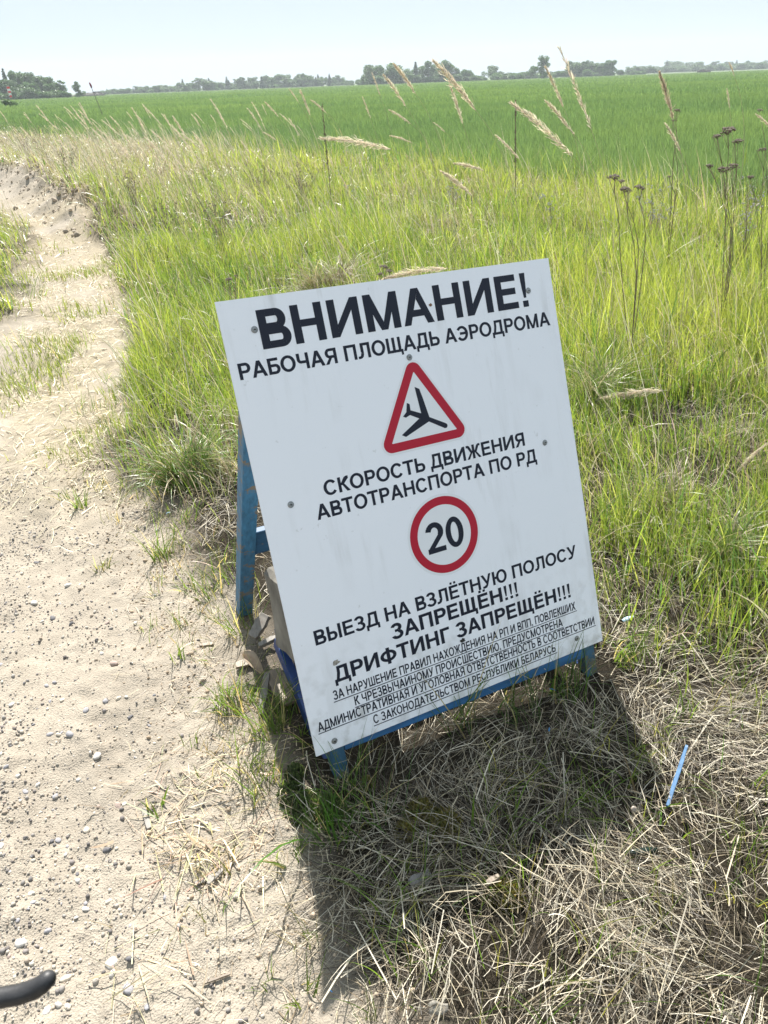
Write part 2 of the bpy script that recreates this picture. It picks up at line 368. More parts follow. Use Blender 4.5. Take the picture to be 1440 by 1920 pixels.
# sparse fresh shoots through the straw, single tufts on the dirt
def tuft(px, py, n, L, spreadr=.03, colr=(.10, .16, .035), z=0.0, drymix=.2, tilt=.35):
    c = at_z(px, py, z); r = spreadr * np.sqrt(rng.random(n)); a = rng.random(n) * 6.283
    x = c[0] + r * np.cos(a); y = c[1] + r * np.sin(a)
    P = np.stack((x, y, H(x, y) - .003), -1); S = 5
    ti = np.abs(rng.normal(tilt, .25, n)); V, Fq = blades(P, L * rng.lognormal(0, .3, n), rng.lognormal(math.log(.0036), .3, n), a + rng.normal(0, .5, n), ti, np.abs(rng.normal(.6, .5, n)), S)
    nd = int(n * drymix); cc = jit(colr, n, .15); cc[:nd] = jit((.42, .35, .22), nd, .15)
    green.append((V, Fq, spread(cc, S)))
for a in ((150, 948, 26, .10), (118, 935, 12, .06), (305, 1040, 60, .16, .05), (190, 1066, 22, .08, .03, (.12, .15, .05)), (395, 1120, 30, .13, .05), (360, 1100, 22, .10, .05), (440, 1325, 70, .13, .06),
          (335, 1240, 14, .07), (280, 1178, 8, .06), (300, 935, 30, .14, .06), (345, 990, 30, .12, .06), (420, 1080, 50, .16, .08), (455, 1180, 40, .15, .06), (130, 655, 50, .12, .15), (45, 640, 60, .14, .2), (150, 760, 40, .1, .15), (60, 720, 50, .11, .2), (220, 700, 20, .1, .1), (30, 560, 80, .2, .3),
          (505, 1370, 60, .15, .06), (545, 1330, 40, .16, .05), (470, 1450, 24, .14, .05, (.1, .15, .04)), (500, 1480, 18, .12, .04), (400, 1625, 26, .07, .05, (.16, .17, .06), 0, .6), (545, 1610, 24, .07, .04), (610, 1560, 60, .15, .06, (.07, .15, .03)), (650, 1500, 30, .2, .06, (.06, .12, .02)), (590, 1400, 20, .14, .05), (700, 1550, 26, .2, .08, (.06, .13, .03)), (1180, 1240, 60, .14, .05), (1060, 1290, 50, .18, .06, (.07, .13, .03)), (980, 1330, 40, .2, .08, (.06, .12, .03)), (860, 1370, 30, .18, .06, (.06, .12, .03)),
          (290, 1520, 10, .06), (355, 1400, 8, .05), (495, 1840, 9, .06), (565, 1870, 14, .08), (430, 1690, 8, .05)):
    tuft(*a)
n = 3400
x = rng.uniform(-.35, 1.75, n); y = rng.uniform(.55, 2.7, n); k = (dirt_mask(x, y) < .35) & (~under_board(x, y)); x, y = x[k], y[k]; n = len(x)
cl = rng.integers(0, 520, n); cx = x[cl % n]; cy = y[cl % n]
x = cx + rng.normal(0, .018, n); y = cy + rng.normal(0, .018, n)
P = np.stack((x, y, H(x, y)), -1); S = 6
V, Fq = blades(P, rng.uniform(.06, .22, n), rng.lognormal(math.log(.0026), .3, n), rng.random(n) * 6.283, np.abs(rng.normal(.3, .25, n)), np.abs(rng.normal(.9, .6, n)), S)
c = np.where((rng.random(n) < .3)[:, None], jit((.24, .24, .07), n, .2), jit((.11, .185, .03), n, .2)); green.append((V, Fq, spread(c, S)))
# ragged fringe of small tufts where grass and dirt meet
for _ in range(90):
    yy = random.uniform(.7, 4.6); xx = np.interp(yy, EY, EX) + random.gauss(-.06, .13); n = random.randint(6, 22); rr_ = random.uniform(.01, .045)
    x = xx + rng.normal(0, rr_, n); y = yy + rng.normal(0, rr_, n); P = np.stack((x, y, H(x, y) - .002), -1); dr_ = rng.random(n) < .45
    V, Fq = blades(P, rng.uniform(.03, .11, n), rng.lognormal(math.log(.0024), .3, n), rng.random(n) * 6.283, np.abs(rng.normal(.6, .35, n)), np.abs(rng.normal(.6, .5, n)), 5)
    green.append((V, Fq, spread(np.where(dr_[:, None], jit((.36, .30, .20), n, .2), jit((.11, .155, .045), n, .2)), 5)))
# blades standing in front of the board's foot
for (px, py, L, az_, n) in ((625, 1475, .30, -1.2, 3), (668, 1485, .26, .2, 2), (690, 1500, .22, .4, 3), (1035, 1300, .30, .5, 4), (1085, 1300, .26, .7, 4), (960, 1310, .2, -.4, 3)):
    c = at_z(px, py); P = np.stack((c[0] + rng.normal(0, .012, n), c[1] - .03 + rng.normal(0, .012, n), np.zeros(n) + .0), -1)
    V, Fq = blades(P, np.full(n, L) * rng.uniform(.7, 1.1, n), np.full(n, .0032), az_ + rng.normal(0, .4, n), np.full(n, .08), np.abs(rng.normal(.9, .7, n)), 7)
    green.append((V, Fq, spread(jit((.075, .14, .03), n, .15), 7)))
V, Fq, C = cat_mesh(green); o = np_mesh('grass', V, Fq, M_GRASS, C)
tag(o, 'fresh yellow green grass growing thick on the verge behind the board', 'grass', kind='stuff')
V, Fq, C = cat_mesh(dry); o = np_mesh('dry_grass', V, Fq, M_DRY, C)
tag(o, "last year's pale dry blades bent over between the green grass", 'dry grass', kind='stuff')

# ---- straw lying on the ground
straw = []
def lay(n, xr, yr, dens, L0, L1, w0, lift, cols, S=4, tiltm=1.42, flat=None):
    x = rng.uniform(*xr, n); y = rng.uniform(*yr, n); k = rng.random(n) < dens(x, y); x, y = x[k], y[k]; n = len(x)
    base = H(x, y) + rng.random(n) ** 1.6 * lift * (.6 + .8 * sst(-.3, .6, fbm(x, y, .25, 2)))
    P = np.stack((x, y, base), -1)
    swirl = 2.2 * fbm(x + 20, y - 7, .35, 2); az = np.where(rng.random(n) < .6, swirl * 1.6 + rng.normal(0, .45, n), rng.random(n) * 6.283)
    V, Fq = blades(P, rng.uniform(L0, L1, n), np.clip(rng.lognormal(math.log(w0), .35, n), w0 * .5, w0 * 1.5), az, rng.normal(tiltm, .16, n), rng.normal(.10, .42, n), S, flat=flat, prof=3, follow=1, twist=1.2, bend=rng.normal(0, .75, n) * (flat is None), kink=np.where(rng.random(n) < .3, rng.normal(0, .9, n), 0))
    ci = rng.integers(0, len(cols), n); c = np.array(cols)[ci] * (1 + rng.normal(0, .16, (n, 1)))
    straw.append((V, Fq, spread(c, S)))
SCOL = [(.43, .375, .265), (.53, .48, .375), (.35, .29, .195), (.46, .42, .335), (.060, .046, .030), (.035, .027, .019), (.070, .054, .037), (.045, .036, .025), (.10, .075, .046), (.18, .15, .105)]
vdens = lambda x, y: (1 - dirt_mask(x, y)) ** 1.2 * (1 - .55 * greenness(x, y)) * np.where(under_board(x, y), np.where(-(x + .19) * .4445 + (y - 1.315) * .8956 < .06, .4, .12), 1) * np.clip(.62 + 1.1 * fbm(x + 8, y, .22, 2), .28, 1)
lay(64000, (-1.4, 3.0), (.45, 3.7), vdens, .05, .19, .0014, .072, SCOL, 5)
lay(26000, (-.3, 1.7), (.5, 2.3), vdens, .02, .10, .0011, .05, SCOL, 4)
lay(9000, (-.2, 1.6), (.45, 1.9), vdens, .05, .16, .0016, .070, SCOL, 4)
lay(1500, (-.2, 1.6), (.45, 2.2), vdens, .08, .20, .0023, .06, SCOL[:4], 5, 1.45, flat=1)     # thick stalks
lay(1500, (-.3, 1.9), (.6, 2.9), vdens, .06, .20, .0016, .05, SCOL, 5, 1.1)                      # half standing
pathd = lambda x, y: dirt_mask(x, y) * sst(2.3, 3.8, y) * sst(-.35, .25, fbm(x + 3, y + 1, .7, 4)) * (1 - .5 * sst(8, 12, y))
lay(26000, (-4.5, 0), (2.4, 8), pathd, .04, .13, .0038, .015, [(.62, .55, .41), (.56, .47, .34), (.50, .45, .30), (.46, .42, .24)], 3)
lay(7000, (-7.5, -1.5), (8, 14), pathd, .06, .16, .007, .02, [(.62, .55, .41), (.56, .47, .34)], 3)
edged = lambda x, y: np.exp(-((e_right(x, y) + .12) / .18) ** 2) * .8
lay(6500, (-1.7, .2), (.6, 3.4), edged, .02, .10, .0019, .012, [(.48, .41, .28), (.35, .27, .18), (.26, .20, .13), (.56, .49, .36)], 3)
lay(1200, (-1.6, .1), (.7, 2.6), lambda x, y: dirt_mask(x, y) * sst(-.55, -.05, e_right(x, y)), .02, .09, .0018, .008, [(.42, .34, .23), (.24, .18, .12)], 3)
for px, py, n, s in ((400, 1600, 130, .07), (370, 1620, 70, .05), (330, 1470, 60, .06), (420, 1480, 60, .07), (290, 1560, 40, .05), (240, 1830, 25, .04), (290, 1850, 18, .05)):
    c = at_z(px, py); x = c[0] + rng.normal(0, s, n); y = c[1] + rng.normal(0, s, n)
    P = np.stack((x, y, H(x, y) + rng.random(n) * .015), -1)
    V, Fq = blades(P, rng.uniform(.03, .12, n), rng.lognormal(math.log(.0024), .4, n), rng.random(n) * 6.283, rng.normal(1.45, .15, n), rng.normal(.1, .4, n), 4, prof=3, follow=1)
    straw.append((V, Fq, spread(jit((.42, .34, .22), n, .25), 4)))
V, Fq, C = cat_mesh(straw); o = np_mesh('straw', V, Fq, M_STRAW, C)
tag(o, 'matted dry straw lying on the ground in front of the board', 'straw', kind='stuff')

# ---- the crop
crop = []
for r0, r1, rho, ws, S in ((6, 16, 1500, 1.0, 3), (16, 30, 520, 1.7, 3), (30, 60, 130, 3.2, 2), (60, 130, 24, 7, 2), (130, 300, 3.4, 16, 2), (300, 520, .5, 40, 2)):
    x, y = wedge(r0, r1, rho, R_(44 if r1 < 40 else 38)); fd = field_d(x, y); k = rng.random(len(x)) < sst(-1.2, 1.6, fd + 1.0 * fbm(x, y, 1.6, 3)); x, y = x[k], y[k]; n = len(x)
    P = np.stack((x, y, H(x, y) * (np.hypot(x, y) < 25)), -1)
    az = np.where(rng.random(n) < .6, R_(-85) + rng.normal(0, .7, n), rng.random(n) * 6.283)
    hh = (.34 + .05 * fbm(x, y, 4, 2)) * rng.lognormal(0, .13, n)
    V, Fq = blades(P, hh, rng.lognormal(math.log(.0085), .25, n) * ws, az, np.abs(rng.normal(.08, .1, n)), np.abs(rng.normal(.4, .3, n)), S)
    t = np.clip(.5 + .5 * fbm(x * .5, y, 7, 3) + rng.normal(0, .2, n), 0, 1)[:, None]
    c = np.array([.085, .150, .082]) * (1 - t) + np.array([.160, .230, .100]) * t
    crop.append((V, Fq, spread(c * (1 + rng.normal(0, .15, (n, 1))), S)))
V, Fq, C = cat_mesh(crop); o = np_mesh('crop', V, Fq, M_WHEAT, C)
tag(o, 'young deep green cereal crop filling the wide field', 'crop', kind='stuff')
# ------------------------------------------------------------------ the sign: an A-shaped board on a blue timber frame
WD = np.array([0.8955881, 0.44445497, -0.01953796]); WD /= np.linalg.norm(WD)
HD0 = np.array([-0.15130236, 0.34203539, 0.92742622]); HD0 = HD0 - WD * HD0.dot(WD); HD0 /= np.linalg.norm(HD0)
BL = np.array([-0.20643075, 1.35060068, HC - 1.55404045])
ZL = np.array([0, 0, 1.0]) - WD * WD[2]; ZL /= np.linalg.norm(ZL); YL = np.cross(ZL, WD)      # local axes: along the board, back, up
V0 = .1035                                           # the board's lower edge above the ground, along its slope
ORG = BL - HD0 * V0
SL, CL = float(HD0 @ YL), float(HD0 @ ZL)            # slope
def BB(u, v, n=0.0):                                 # board plane (across, up, out of the face) -> local
    return (u, v * SL - n * CL, v * CL + n * SL)
sign = thing('sandwich_board', 'white A-shaped warning board with black Russian text on a blue wooden frame', 'sign board')
sign.matrix_world = Matrix(((WD[0], YL[0], ZL[0], ORG[0]), (WD[1], YL[1], ZL[1], ORG[1]), (WD[2], YL[2], ZL[2], ORG[2]), (0, 0, 0, 1)))

def painted_wood(name, paint, bare, wear=.5, scale=(6, 60, 60)):
    m, n, l, p = mat(name); tc = n.new('ShaderNodeTexCoord'); mp = n.new('ShaderNodeMapping'); mp.inputs['Scale'].default_value = scale
    l.new(tc.outputs['Object'], mp.inputs[0])
    a = n.new('ShaderNodeTexNoise'); a.inputs['Scale'].default_value = 1.0; a.inputs['Detail'].default_value = 8; a.inputs['Roughness'].default_value = .65; l.new(mp.outputs[0], a.inputs['Vector'])
    b = n.new('ShaderNodeTexNoise'); b.inputs['Scale'].default_value = 18; b.inputs['Detail'].default_value = 8; b.inputs['Roughness'].default_value = .7; l.new(tc.outputs['Object'], b.inputs['Vector'])
    r1 = n.new('ShaderNodeMapRange'); r1.inputs[1].default_value = .35; r1.inputs[2].default_value = .7; l.new(a.outputs[0], r1.inputs[0])
    mx = n.new('ShaderNodeMix'); mx.data_type = 'RGBA'; mx.inputs['A'].default_value = (*[c * .72 for c in paint], 1); mx.inputs['B'].default_value = (*[min(1, c * 1.35) for c in paint], 1); l.new(r1.outputs[0], mx.inputs['Factor'])
    r2 = n.new('ShaderNodeMapRange'); r2.inputs[1].default_value = wear; r2.inputs[2].default_value = wear + .06; l.new(b.outputs[0], r2.inputs[0])
    m2 = n.new('ShaderNodeMix'); m2.data_type = 'RGBA'; l.new(mx.outputs['Result'], m2.inputs['A']); m2.inputs['B'].default_value = (*bare, 1); l.new(r2.outputs[0], m2.inputs['Factor'])
    l.new(m2.outputs['Result'], p.inputs['Base Color']); p.inputs['Roughness'].default_value = .55
    bp = n.new('ShaderNodeBump'); bp.inputs['Strength'].default_value = .5; bp.inputs['Distance'].default_value = .002; l.new(a.outputs[0], bp.inputs['Height']); l.new(bp.outputs[0], p.inputs['Normal'])
    return m
M_BLUE = painted_wood('blue_paint', (.036, .15, .28), (.17, .145, .11), .53, (60, 60, 5))
M_BLUEX = painted_wood('blue_paint_rail', (.024, .12, .28), (.20, .17, .13), .64, (5, 60, 60))
M_DBLUE = painted_wood('dark_blue_paint', (.012, .040, .15), (.12, .11, .10), .66, (40, 6, 40))
M_RAILD = painted_wood('dull_blue_rail', (.022, .085, .17), (.14, .12, .10), .60, (5, 60, 60))
M_MOSSY = painted_wood('mossy_blue_paint', (.03, .10, .17), (.12, .12, .08), .50, (60, 60, 5))

# white composite panel with faint rain streaks and specks of dirt
m, n, l, p = mat('white_panel'); tc = n.new('ShaderNodeTexCoord'); mp = n.new('ShaderNodeMapping'); mp.inputs['Scale'].default_value = (26, 3, 3)
l.new(tc.outputs['Object'], mp.inputs[0]); a = n.new('ShaderNodeTexNoise'); a.inputs['Scale'].default_value = 1; a.inputs['Detail'].default_value = 7; a.inputs['Roughness'].default_value = .6; l.new(mp.outputs[0], a.inputs['Vector'])
b = n.new('ShaderNodeTexNoise'); b.inputs['Scale'].default_value = 3.2; b.inputs['Detail'].default_value = 3; l.new(tc.outputs['Object'], b.inputs['Vector'])
c = n.new('ShaderNodeTexNoise'); c.inputs['Scale'].default_value = 55; c.inputs['Detail'].default_value = 3; l.new(tc.outputs['Object'], c.inputs['Vector'])
def mr(s, lo, hi, a0=0, a1=1):
    q = n.new('ShaderNodeMapRange'); q.inputs[1].default_value = lo; q.inputs[2].default_value = hi; q.inputs[3].default_value = a0; q.inputs[4].default_value = a1; l.new(s, q.inputs[0]); return q.outputs[0]
def mul(x, y):
    q = n.new('ShaderNodeMath'); q.operation = 'MULTIPLY'; l.new(x, q.inputs[0]); l.new(y, q.inputs[1]); return q.outputs[0]
st = mul(mr(a.outputs[0], .50, .78), mr(b.outputs[0], .42, .68, 0, .62)); sp = mr(c.outputs[0], .70, .78, 0, .35)
sm = n.new('ShaderNodeMath'); sm.operation = 'MAXIMUM'; l.new(st, sm.inputs[0]); l.new(sp, sm.inputs[1])
# splashes of earth near the lower edge
sx = n.new('ShaderNodeSeparateXYZ'); l.new(tc.outputs['Object'], sx.inputs[0])
e2 = n.new('ShaderNodeTexNoise'); e2.inputs['Scale'].default_value = 24; e2.inputs['Detail'].default_value = 6; l.new(tc.outputs['Object'], e2.inputs['Vector'])
lowz = mul(mr(sx.outputs['Z'], .10, .40, .75, 0), mr(e2.outputs[0], .48, .74))
sm2 = n.new('ShaderNodeMath'); sm2.operation = 'MAXIMUM'; l.new(sm.outputs[0], sm2.inputs[0]); l.new(lowz, sm2.inputs[1])
mx = n.new('ShaderNodeMix'); mx.data_type = 'RGBA'; mx.inputs['A'].default_value = (.90, .91, .95, 1); mx.inputs['B'].default_value = (.42, .41, .38, 1); l.new(sm2.outputs[0], mx.inputs['Factor'])
l.new(mx.outputs['Result'], p.inputs['Base Color']); p.inputs['Roughness'].default_value = .38; p.inputs['Specular IOR Level'].default_value = .4
M_PANEL = m
M_EDGE = simple('panel_core', (.10, .10, .11), .6)
M_INK = simple('black_vinyl', (.0045, .008, .022), .42, spec=.35)
M_RED = simple('red_vinyl', (.46, .008, .03), .45, spec=.35)
M_WHITEV = simple('white_vinyl', (.82, .83, .85), .4, spec=.35)
M_STEEL = simple('dull_steel', (.30, .31, .31), .45, 1.0, noise=.3, nscale=200)
M_DARK = simple('dark_recess', (.03, .028, .025), .8)

# panel: three thin layers (white skin, dark core, white skin), bowed very slightly out along the right edge
def panel():
    nu, nv = 12, 14; mb = MB()
    def bow(u, v): return .004 * math.sin(math.pi * v / 1.2) * u
    def skin(n0, n1, inset, mi):
        v = []; f = []
        for n_ in (n1, n0):
            for j in range(nv + 1):
                for i in range(nu + 1):
                    u = inset + (1 - 2 * inset) * i / nu; vv = inset + (1.2 - 2 * inset) * j / nv
                    v.append(BB(u, V0 + vv, n_ + bow(u, vv)))
        N = (nu + 1) * (nv + 1)
        for j in range(nv):
            for i in range(nu):
                q = j * (nu + 1) + i
                f.append((q, q + 1, q + nu + 2, q + nu + 1)); f.append((N + q, N + q + nu + 1, N + q + nu + 2, N + q + 1))
        ring = [i for i in range(nu + 1)] + [j * (nu + 1) + nu for j in range(1, nv + 1)] + [nv * (nu + 1) + i for i in range(nu - 1, -1, -1)] + [j * (nu + 1) for j in range(nv - 1, 0, -1)]
        for k in range(len(ring)):
            a_, b_ = ring[k], ring[(k + 1) % len(ring)]; f.append((a_, N + a_, N + b_, b_))
        mb.add(v, f, mi)
    skin(-.0006, 0, 0, 0); skin(-.0030, -.0006, .0008, 1); skin(-.0036, -.0030, 0, 0)
    return mb.build('panel', [M_PANEL, M_EDGE], sign)
panel_o = panel()
def bown(u, v): return .004 * math.sin(math.pi * min(max((v) / 1.2, 0), 1)) * u

def sticker(name, polys, mat_, lift, thick=.0003, parent=None):
    """flat outlines (lists of (u,v)) as thin vinyl on the panel; the first is the outer loop, the rest are holes"""
    cu = bpy.data.curves.new('outline', 'CURVE'); cu.dimensions = '2D'; cu.fill_mode = 'FRONT'
    for pl in polys:
        s = cu.splines.new('POLY'); s.points.add(len(pl) - 1); s.use_cyclic_u = True
        for k, q in enumerate(pl): s.points[k].co = (q[0], q[1], 0, 1)
    return lay_curve(name, cu, mat_, lift, thick, parent)
def lay_curve(name, cu, mat_, lift, thick, parent=None, fit=None):
    o = bpy.data.objects.new('tmp', cu); COL.objects.link(o)
    dg = bpy.context.evaluated_depsgraph_get(); me = bpy.data.meshes.new_from_object(o.evaluated_get(dg))
    bpy.data.objects.remove(o); bpy.data.curves.remove(cu)
    bm = bmesh.new(); bm.from_mesh(me)
    bmesh.ops.remove_doubles(bm, verts=bm.verts, dist=1e-6)
    bmesh.ops.recalc_face_normals(bm, faces=bm.faces)
    for f in bm.faces:
        if f.normal.z < 0: f.normal_flip()
    if fit:
        us = [v.co.x for v in bm.verts]; lo, hi = min(us), max(us); u0, u1, vb, sc = fit
        for v in bm.verts: v.co.x = u0 + (v.co.x - lo) / (hi - lo) * (u1 - u0); v.co.y = vb + v.co.y * sc
    ext = bmesh.ops.extrude_face_region(bm, geom=bm.faces[:]); top = [g for g in ext['geom'] if isinstance(g, bmesh.types.BMVert)]
    for v in top: v.co.z += thick
    for v in bm.verts: v.co = BB(v.co.x, V0 + v.co.y, v.co.z + lift + bown(v.co.x, v.co.y))
    bmesh.ops.recalc_face_normals(bm, faces=bm.faces)
    bm.to_mesh(me); bm.free(); me.materials.clear(); me.materials.append(mat_)
    for pl in me.polygons: pl.material_index = 0
    return link_mesh(name, me, parent or sign)
# ------------------------------------------------------------------ lettering: bold grotesque capitals drawn as strokes (cap height 1)
def _q(*p): return list(p)
def _r(x0, y0, x1, y1): return [(x0, y0), (x1, y0), (x1, y1), (x0, y1)]
def _arc(cx, cy, rx, ry, tx, ty, a0, a1, n=14):       # piece of an elliptical ring, tx / ty = stroke across and up
    a = [R_(a0 + (a1 - a0) * k / n) for k in range(n + 1)]
    return [[(cx + rx * math.cos(a[k]), cy + ry * math.sin(a[k])), (cx + rx * math.cos(a[k + 1]), cy + ry * math.sin(a[k + 1])),
             (cx + (rx - tx) * math.cos(a[k + 1]), cy + (ry - ty) * math.sin(a[k + 1])), (cx + (rx - tx) * math.cos(a[k]), cy + (ry - ty) * math.sin(a[k]))] for k in range(n)]
def glyph(ch, S=.195, T=.16):
    h = S * .5
    def bowl(x, y0, y1, w):                            # half-round bowl to the right of a stem
        r = (y1 - y0) / 2; rx = min(r * 1.0, w - .05); c = x + w - rx
        return [_r(x, y0, c, y0 + T), _r(x, y1 - T, c, y1)] + _arc(c, (y0 + y1) / 2, rx, r, S, T, -90, 90)
    st = lambda x: _r(x, 0, x + S, 1)
    if ch == ' ': return .36, []
    if ch == 'А': return .98, [_q((0, 0), (.215, 0), (.60, 1), (.375, 1)), _q((.98, 0), (.76, 0), (.49, .70), (.60, 1)), _r(.20, .22, .78, .22 + T)]
    if ch == 'Б': return .84, [st(.06), _r(.06 + S, 1 - T, .76, 1)] + bowl(.06 + S, 0, .62, .58)
    if ch == 'В': return .88, [st(.06)] + bowl(.06 + S, .455, 1, .53) + bowl(.06 + S, 0, .54, .60)
    if ch == 'Г': return .72, [st(.06), _r(.06 + S, 1 - T, .72, 1)]
    if ch == 'Д': return 1.0, [_r(0, 0, 1, T), _r(0, -.21, .165, 0), _r(.835, -.21, 1, 0), _q((.12, T), (.31, T), (.40, .55), (.41, 1 - T), (.225, 1 - T), (.215, .6)), _r(.225, 1 - T, .90, 1), _r(.90 - S, T, .90, 1 - T)]
    if ch in 'ЕЁ':
        g = [st(.06), _r(.06 + S, 0, .82, T), _r(.06 + S, .425, .77, .425 + T), _r(.06 + S, 1 - T, .80, 1)]
        return .86, g + ([_r(.19, 1.09, .36, 1.25), _r(.50, 1.09, .67, 1.25)] if ch == 'Ё' else [])
    if ch == 'Ж': return 1.22, [_r(.61 - h, 0, .61 + h, 1), _q((0, 0), (.22, 0), (.50, .44), (.61 - h, .52), (.61 - h, .60), (.40, .52)), _q((1.22, 0), (1.0, 0), (.72, .44), (.61 + h, .52), (.61 + h, .60), (.82, .52)), _q((.02, 1), (.02, 1 - T), (.12, .92 - T * .4), (.36, .43), (.52, .50), (.30, .93), (.18, 1)), _q((1.2, 1), (1.2, 1 - T), (1.1, .92 - T * .4), (.86, .43), (.70, .50), (.92, .93), (1.04, 1))]
    if ch == 'З': return .82, _arc(.385, .735, .36, .285, S, T, 165, -62) + _arc(.395, .285, .40, .305, S, T, 72, -162) + [_r(.27, .45, .50, .45 + T * .9)]
    if ch in 'ИЙ':
        g = [st(.06), st(.98 - S), _q((.06 + S, .0), (.06 + S, .33), (.98 - S, 1), (.98 - S, .67))]
        return 1.04, g + (_arc(.52, 1.27, .24, .20, .12, .10, 190, 350) if ch == 'Й' else [])
    if ch == 'К': return .86, [st(.06), _q((.06 + S, .44), (.06 + S, .60), (.30, .62), (.52, .92), (.66, 1), (.84, 1), (.84, 1 - T), (.74, .93 - T), (.46, .48)), _q((.30, .55), (.52, .50), (.88, 0), (.63, 0))]
    if ch == 'Л': return .98, [_r(.92 - S, 0, .92, 1), _r(.22, 1 - T, .92 - S, 1), _q((.22, 1 - T), (.22 + S, 1 - T), (.22 + S, .36), (.20 + S, .20), (.17 + S, .20), (.22, .42)), _q((.0, 0), (.12, -.01), (.26, .02), (.36, .10), (.41, .24), (.22, .36), (.19, .20), (.12, .155), (0, .16))]
    if ch == 'М': return 1.16, [st(.06), st(1.10 - S), _q((.06 + S, 1), (.06, 1), (.48, 0), (.58, 0), (.58, .22)), _q((1.10 - S, 1), (1.10, 1), (.68, 0), (.58, 0), (.58, .22))]
    if ch == 'Н': return 1.0, [st(.06), st(.94 - S), _r(.06 + S, .42, .94 - S, .42 + T)]
    if ch == 'О': return 1.06, _arc(.53, .5, .51, .515, S * 1.02, T, 0, 360, 32)
    if ch == 'П': return 1.0, [st(.06), st(.94 - S), _r(.06 + S, 1 - T, .94 - S, 1)]
    if ch == 'Р': return .86, [st(.06)] + bowl(.06 + S, .37, 1, .57)
    if ch == 'С': return .98, _arc(.51, .5, .49, .515, S * 1.02, T, 36, 324, 28)
    if ch == 'Т': return .84, [_r(0, 1 - T, .84, 1), _r(.42 - h, 0, .42 + h, 1 - T)]
    if ch == 'У': return .88, [_q((.88, 1), (.67, 1), (.33, .10), (.52, .12)), _q((.0, 1), (.22, 1), (.50, .46), (.42, .26)), _q((.08, 0), (.08, .155), (.22, .15), (.34, .22), (.52, .14), (.42, .02), (.28, -.015))]
    if ch == 'Ф': return 1.12, [_r(.56 - h, -.03, .56 + h, 1.03)] + _arc(.56, .5, .54, .37, S, T * .95, 0, 360, 28)
    if ch == 'Х': return .92, [_q((0, 0), (.23, 0), (.92, 1), (.69, 1)), _q((.92, 0), (.69, 0), (0.0, 1), (.23, 1))]
    if ch == 'Ч': return .92, [_r(.86 - S, 0, .86, 1), _r(.05, .62, .05 + S, 1), _r(.34, .36, .86 - S, .36 + T)] + _arc(.34, .65, .29, .29, S, T, 180, 270)
    if ch in 'ШЩ':
        g = [st(.06), _r(.60 - h, 0, .60 + h, 1), st(1.14 - S), _r(.06 + S, 0, .60 - h, T), _r(.60 + h, 0, 1.14 - S, T)]
        return (1.20, g) if ch == 'Ш' else (1.28, g + [_r(1.14, 0, 1.27, T), _r(1.11, -.21, 1.27, 0)])
    if ch == 'Ь': return .84, [st(.06)] + bowl(.06 + S, 0, .60, .57)
    if ch == 'Ы': return 1.14, [st(.06), _r(1.08 - S, 0, 1.08, 1)] + bowl(.06 + S, 0, .60, .50)
    if ch == 'Э': return .96, _arc(.44, .5, .49, .515, S * 1.02, T, 144, -144, 28) + [_r(.26, .42, .80, .42 + T)]
    if ch == 'Ю': return 1.36, [st(.06), _r(.06 + S, .42, .46, .42 + T)] + _arc(.86, .5, .47, .515, S, T, 0, 360, 32)
    if ch == 'Я': return .92, [_r(.86 - S, 0, .86, 1)] + [[(.92 - x, y) for x, y in p_][::-1] for p_ in bowl(.06 + S, .38, 1, .60)] + [_q((0, 0), (.24, 0), (.52, .42), (.34, .46))]
    if ch == '2': return .76, _arc(.375, .68, .355, .32, S, T, 170, -35) + [_q((.665, .50), (.52, .60), (.02, .13), (.02, 0), (.30, .165)), _r(.02, 0, .74, .165)]
    if ch == '0': return .76, _arc(.38, .5, .36, .51, S * .98, T, 0, 360, 30)
    if ch == '!': return .36, [_q((.09, 1), (.29, 1), (.265, .56), (.235, .27), (.145, .27), (.115, .56)), _r(.09, 0, .29, .185)]
    if ch == ',': return .32, [_r(.07, 0, .26, .185), _q((.26, .0), (.17, .0), (.16, -.06), (.10, -.10), (.13, -.17), (.22, -.11))]
    return .5, []
def write(name, body, u0, u1, vb, cap, mt, lift=.0004, parent=None, S=.195, T=.16, gap=.036):
    x = 0; pieces = []
    for ch in body:
        w_, ps = glyph(ch, S, T)
        pieces += [[(px + x, py) for px, py in p_] for p_ in ps]; x += w_ + gap
    xs = [q[0] for p_ in pieces for q in p_]; lo, hi = min(xs), max(xs); k = (u1 - u0) / (hi - lo)
    bm = bmesh.new()
    for i, p_ in enumerate(pieces):
        l_ = lift + (i % 9) * .00002
        vs = []
        for (px, py) in p_:
            u, v = u0 + (px - lo) * k, vb + py * cap; vs.append(bm.verts.new(BB(u, V0 + v, l_ + bown(u, v))))
        f = bm.faces.new(vs); f.normal_update()
        if f.normal.dot(Vector(BB(0, 0, 1))) < 0: f.normal_flip()
    bmesh.ops.triangulate(bm, faces=[f for f in bm.faces if len(f.verts) > 4])
    me = bpy.data.meshes.new(name); bm.to_mesh(me); bm.free(); me.materials.append(mt); return link_mesh(name, me, parent or sign)
def text(body, u0, u1, vb, cap, weight=.195, under=None):
    o = write('lettering', body, u0, u1, vb, cap, M_INK, S=weight, T=weight * .82)
    o['label'] = 'line of black lettering reading ' + body.rstrip('!').lower()[:40]
    if under:
        ub, t = under; b = MB(); x0, x1 = u0 - .002, u1 + .004
        b.box(BB((x0 + x1) / 2, V0 + ub, .0005 + bown((x0 + x1) / 2, ub)), np.array(BB((x1 - x0) / 2, 0, 0)), np.array(BB(0, t / 2, 0)), np.array(BB(0, 0, .00025)))
        b.build('underline', M_INK, o)
    return o
text('ВНИМАНИЕ!', .094, .906, 1.0725, .0955, .228)
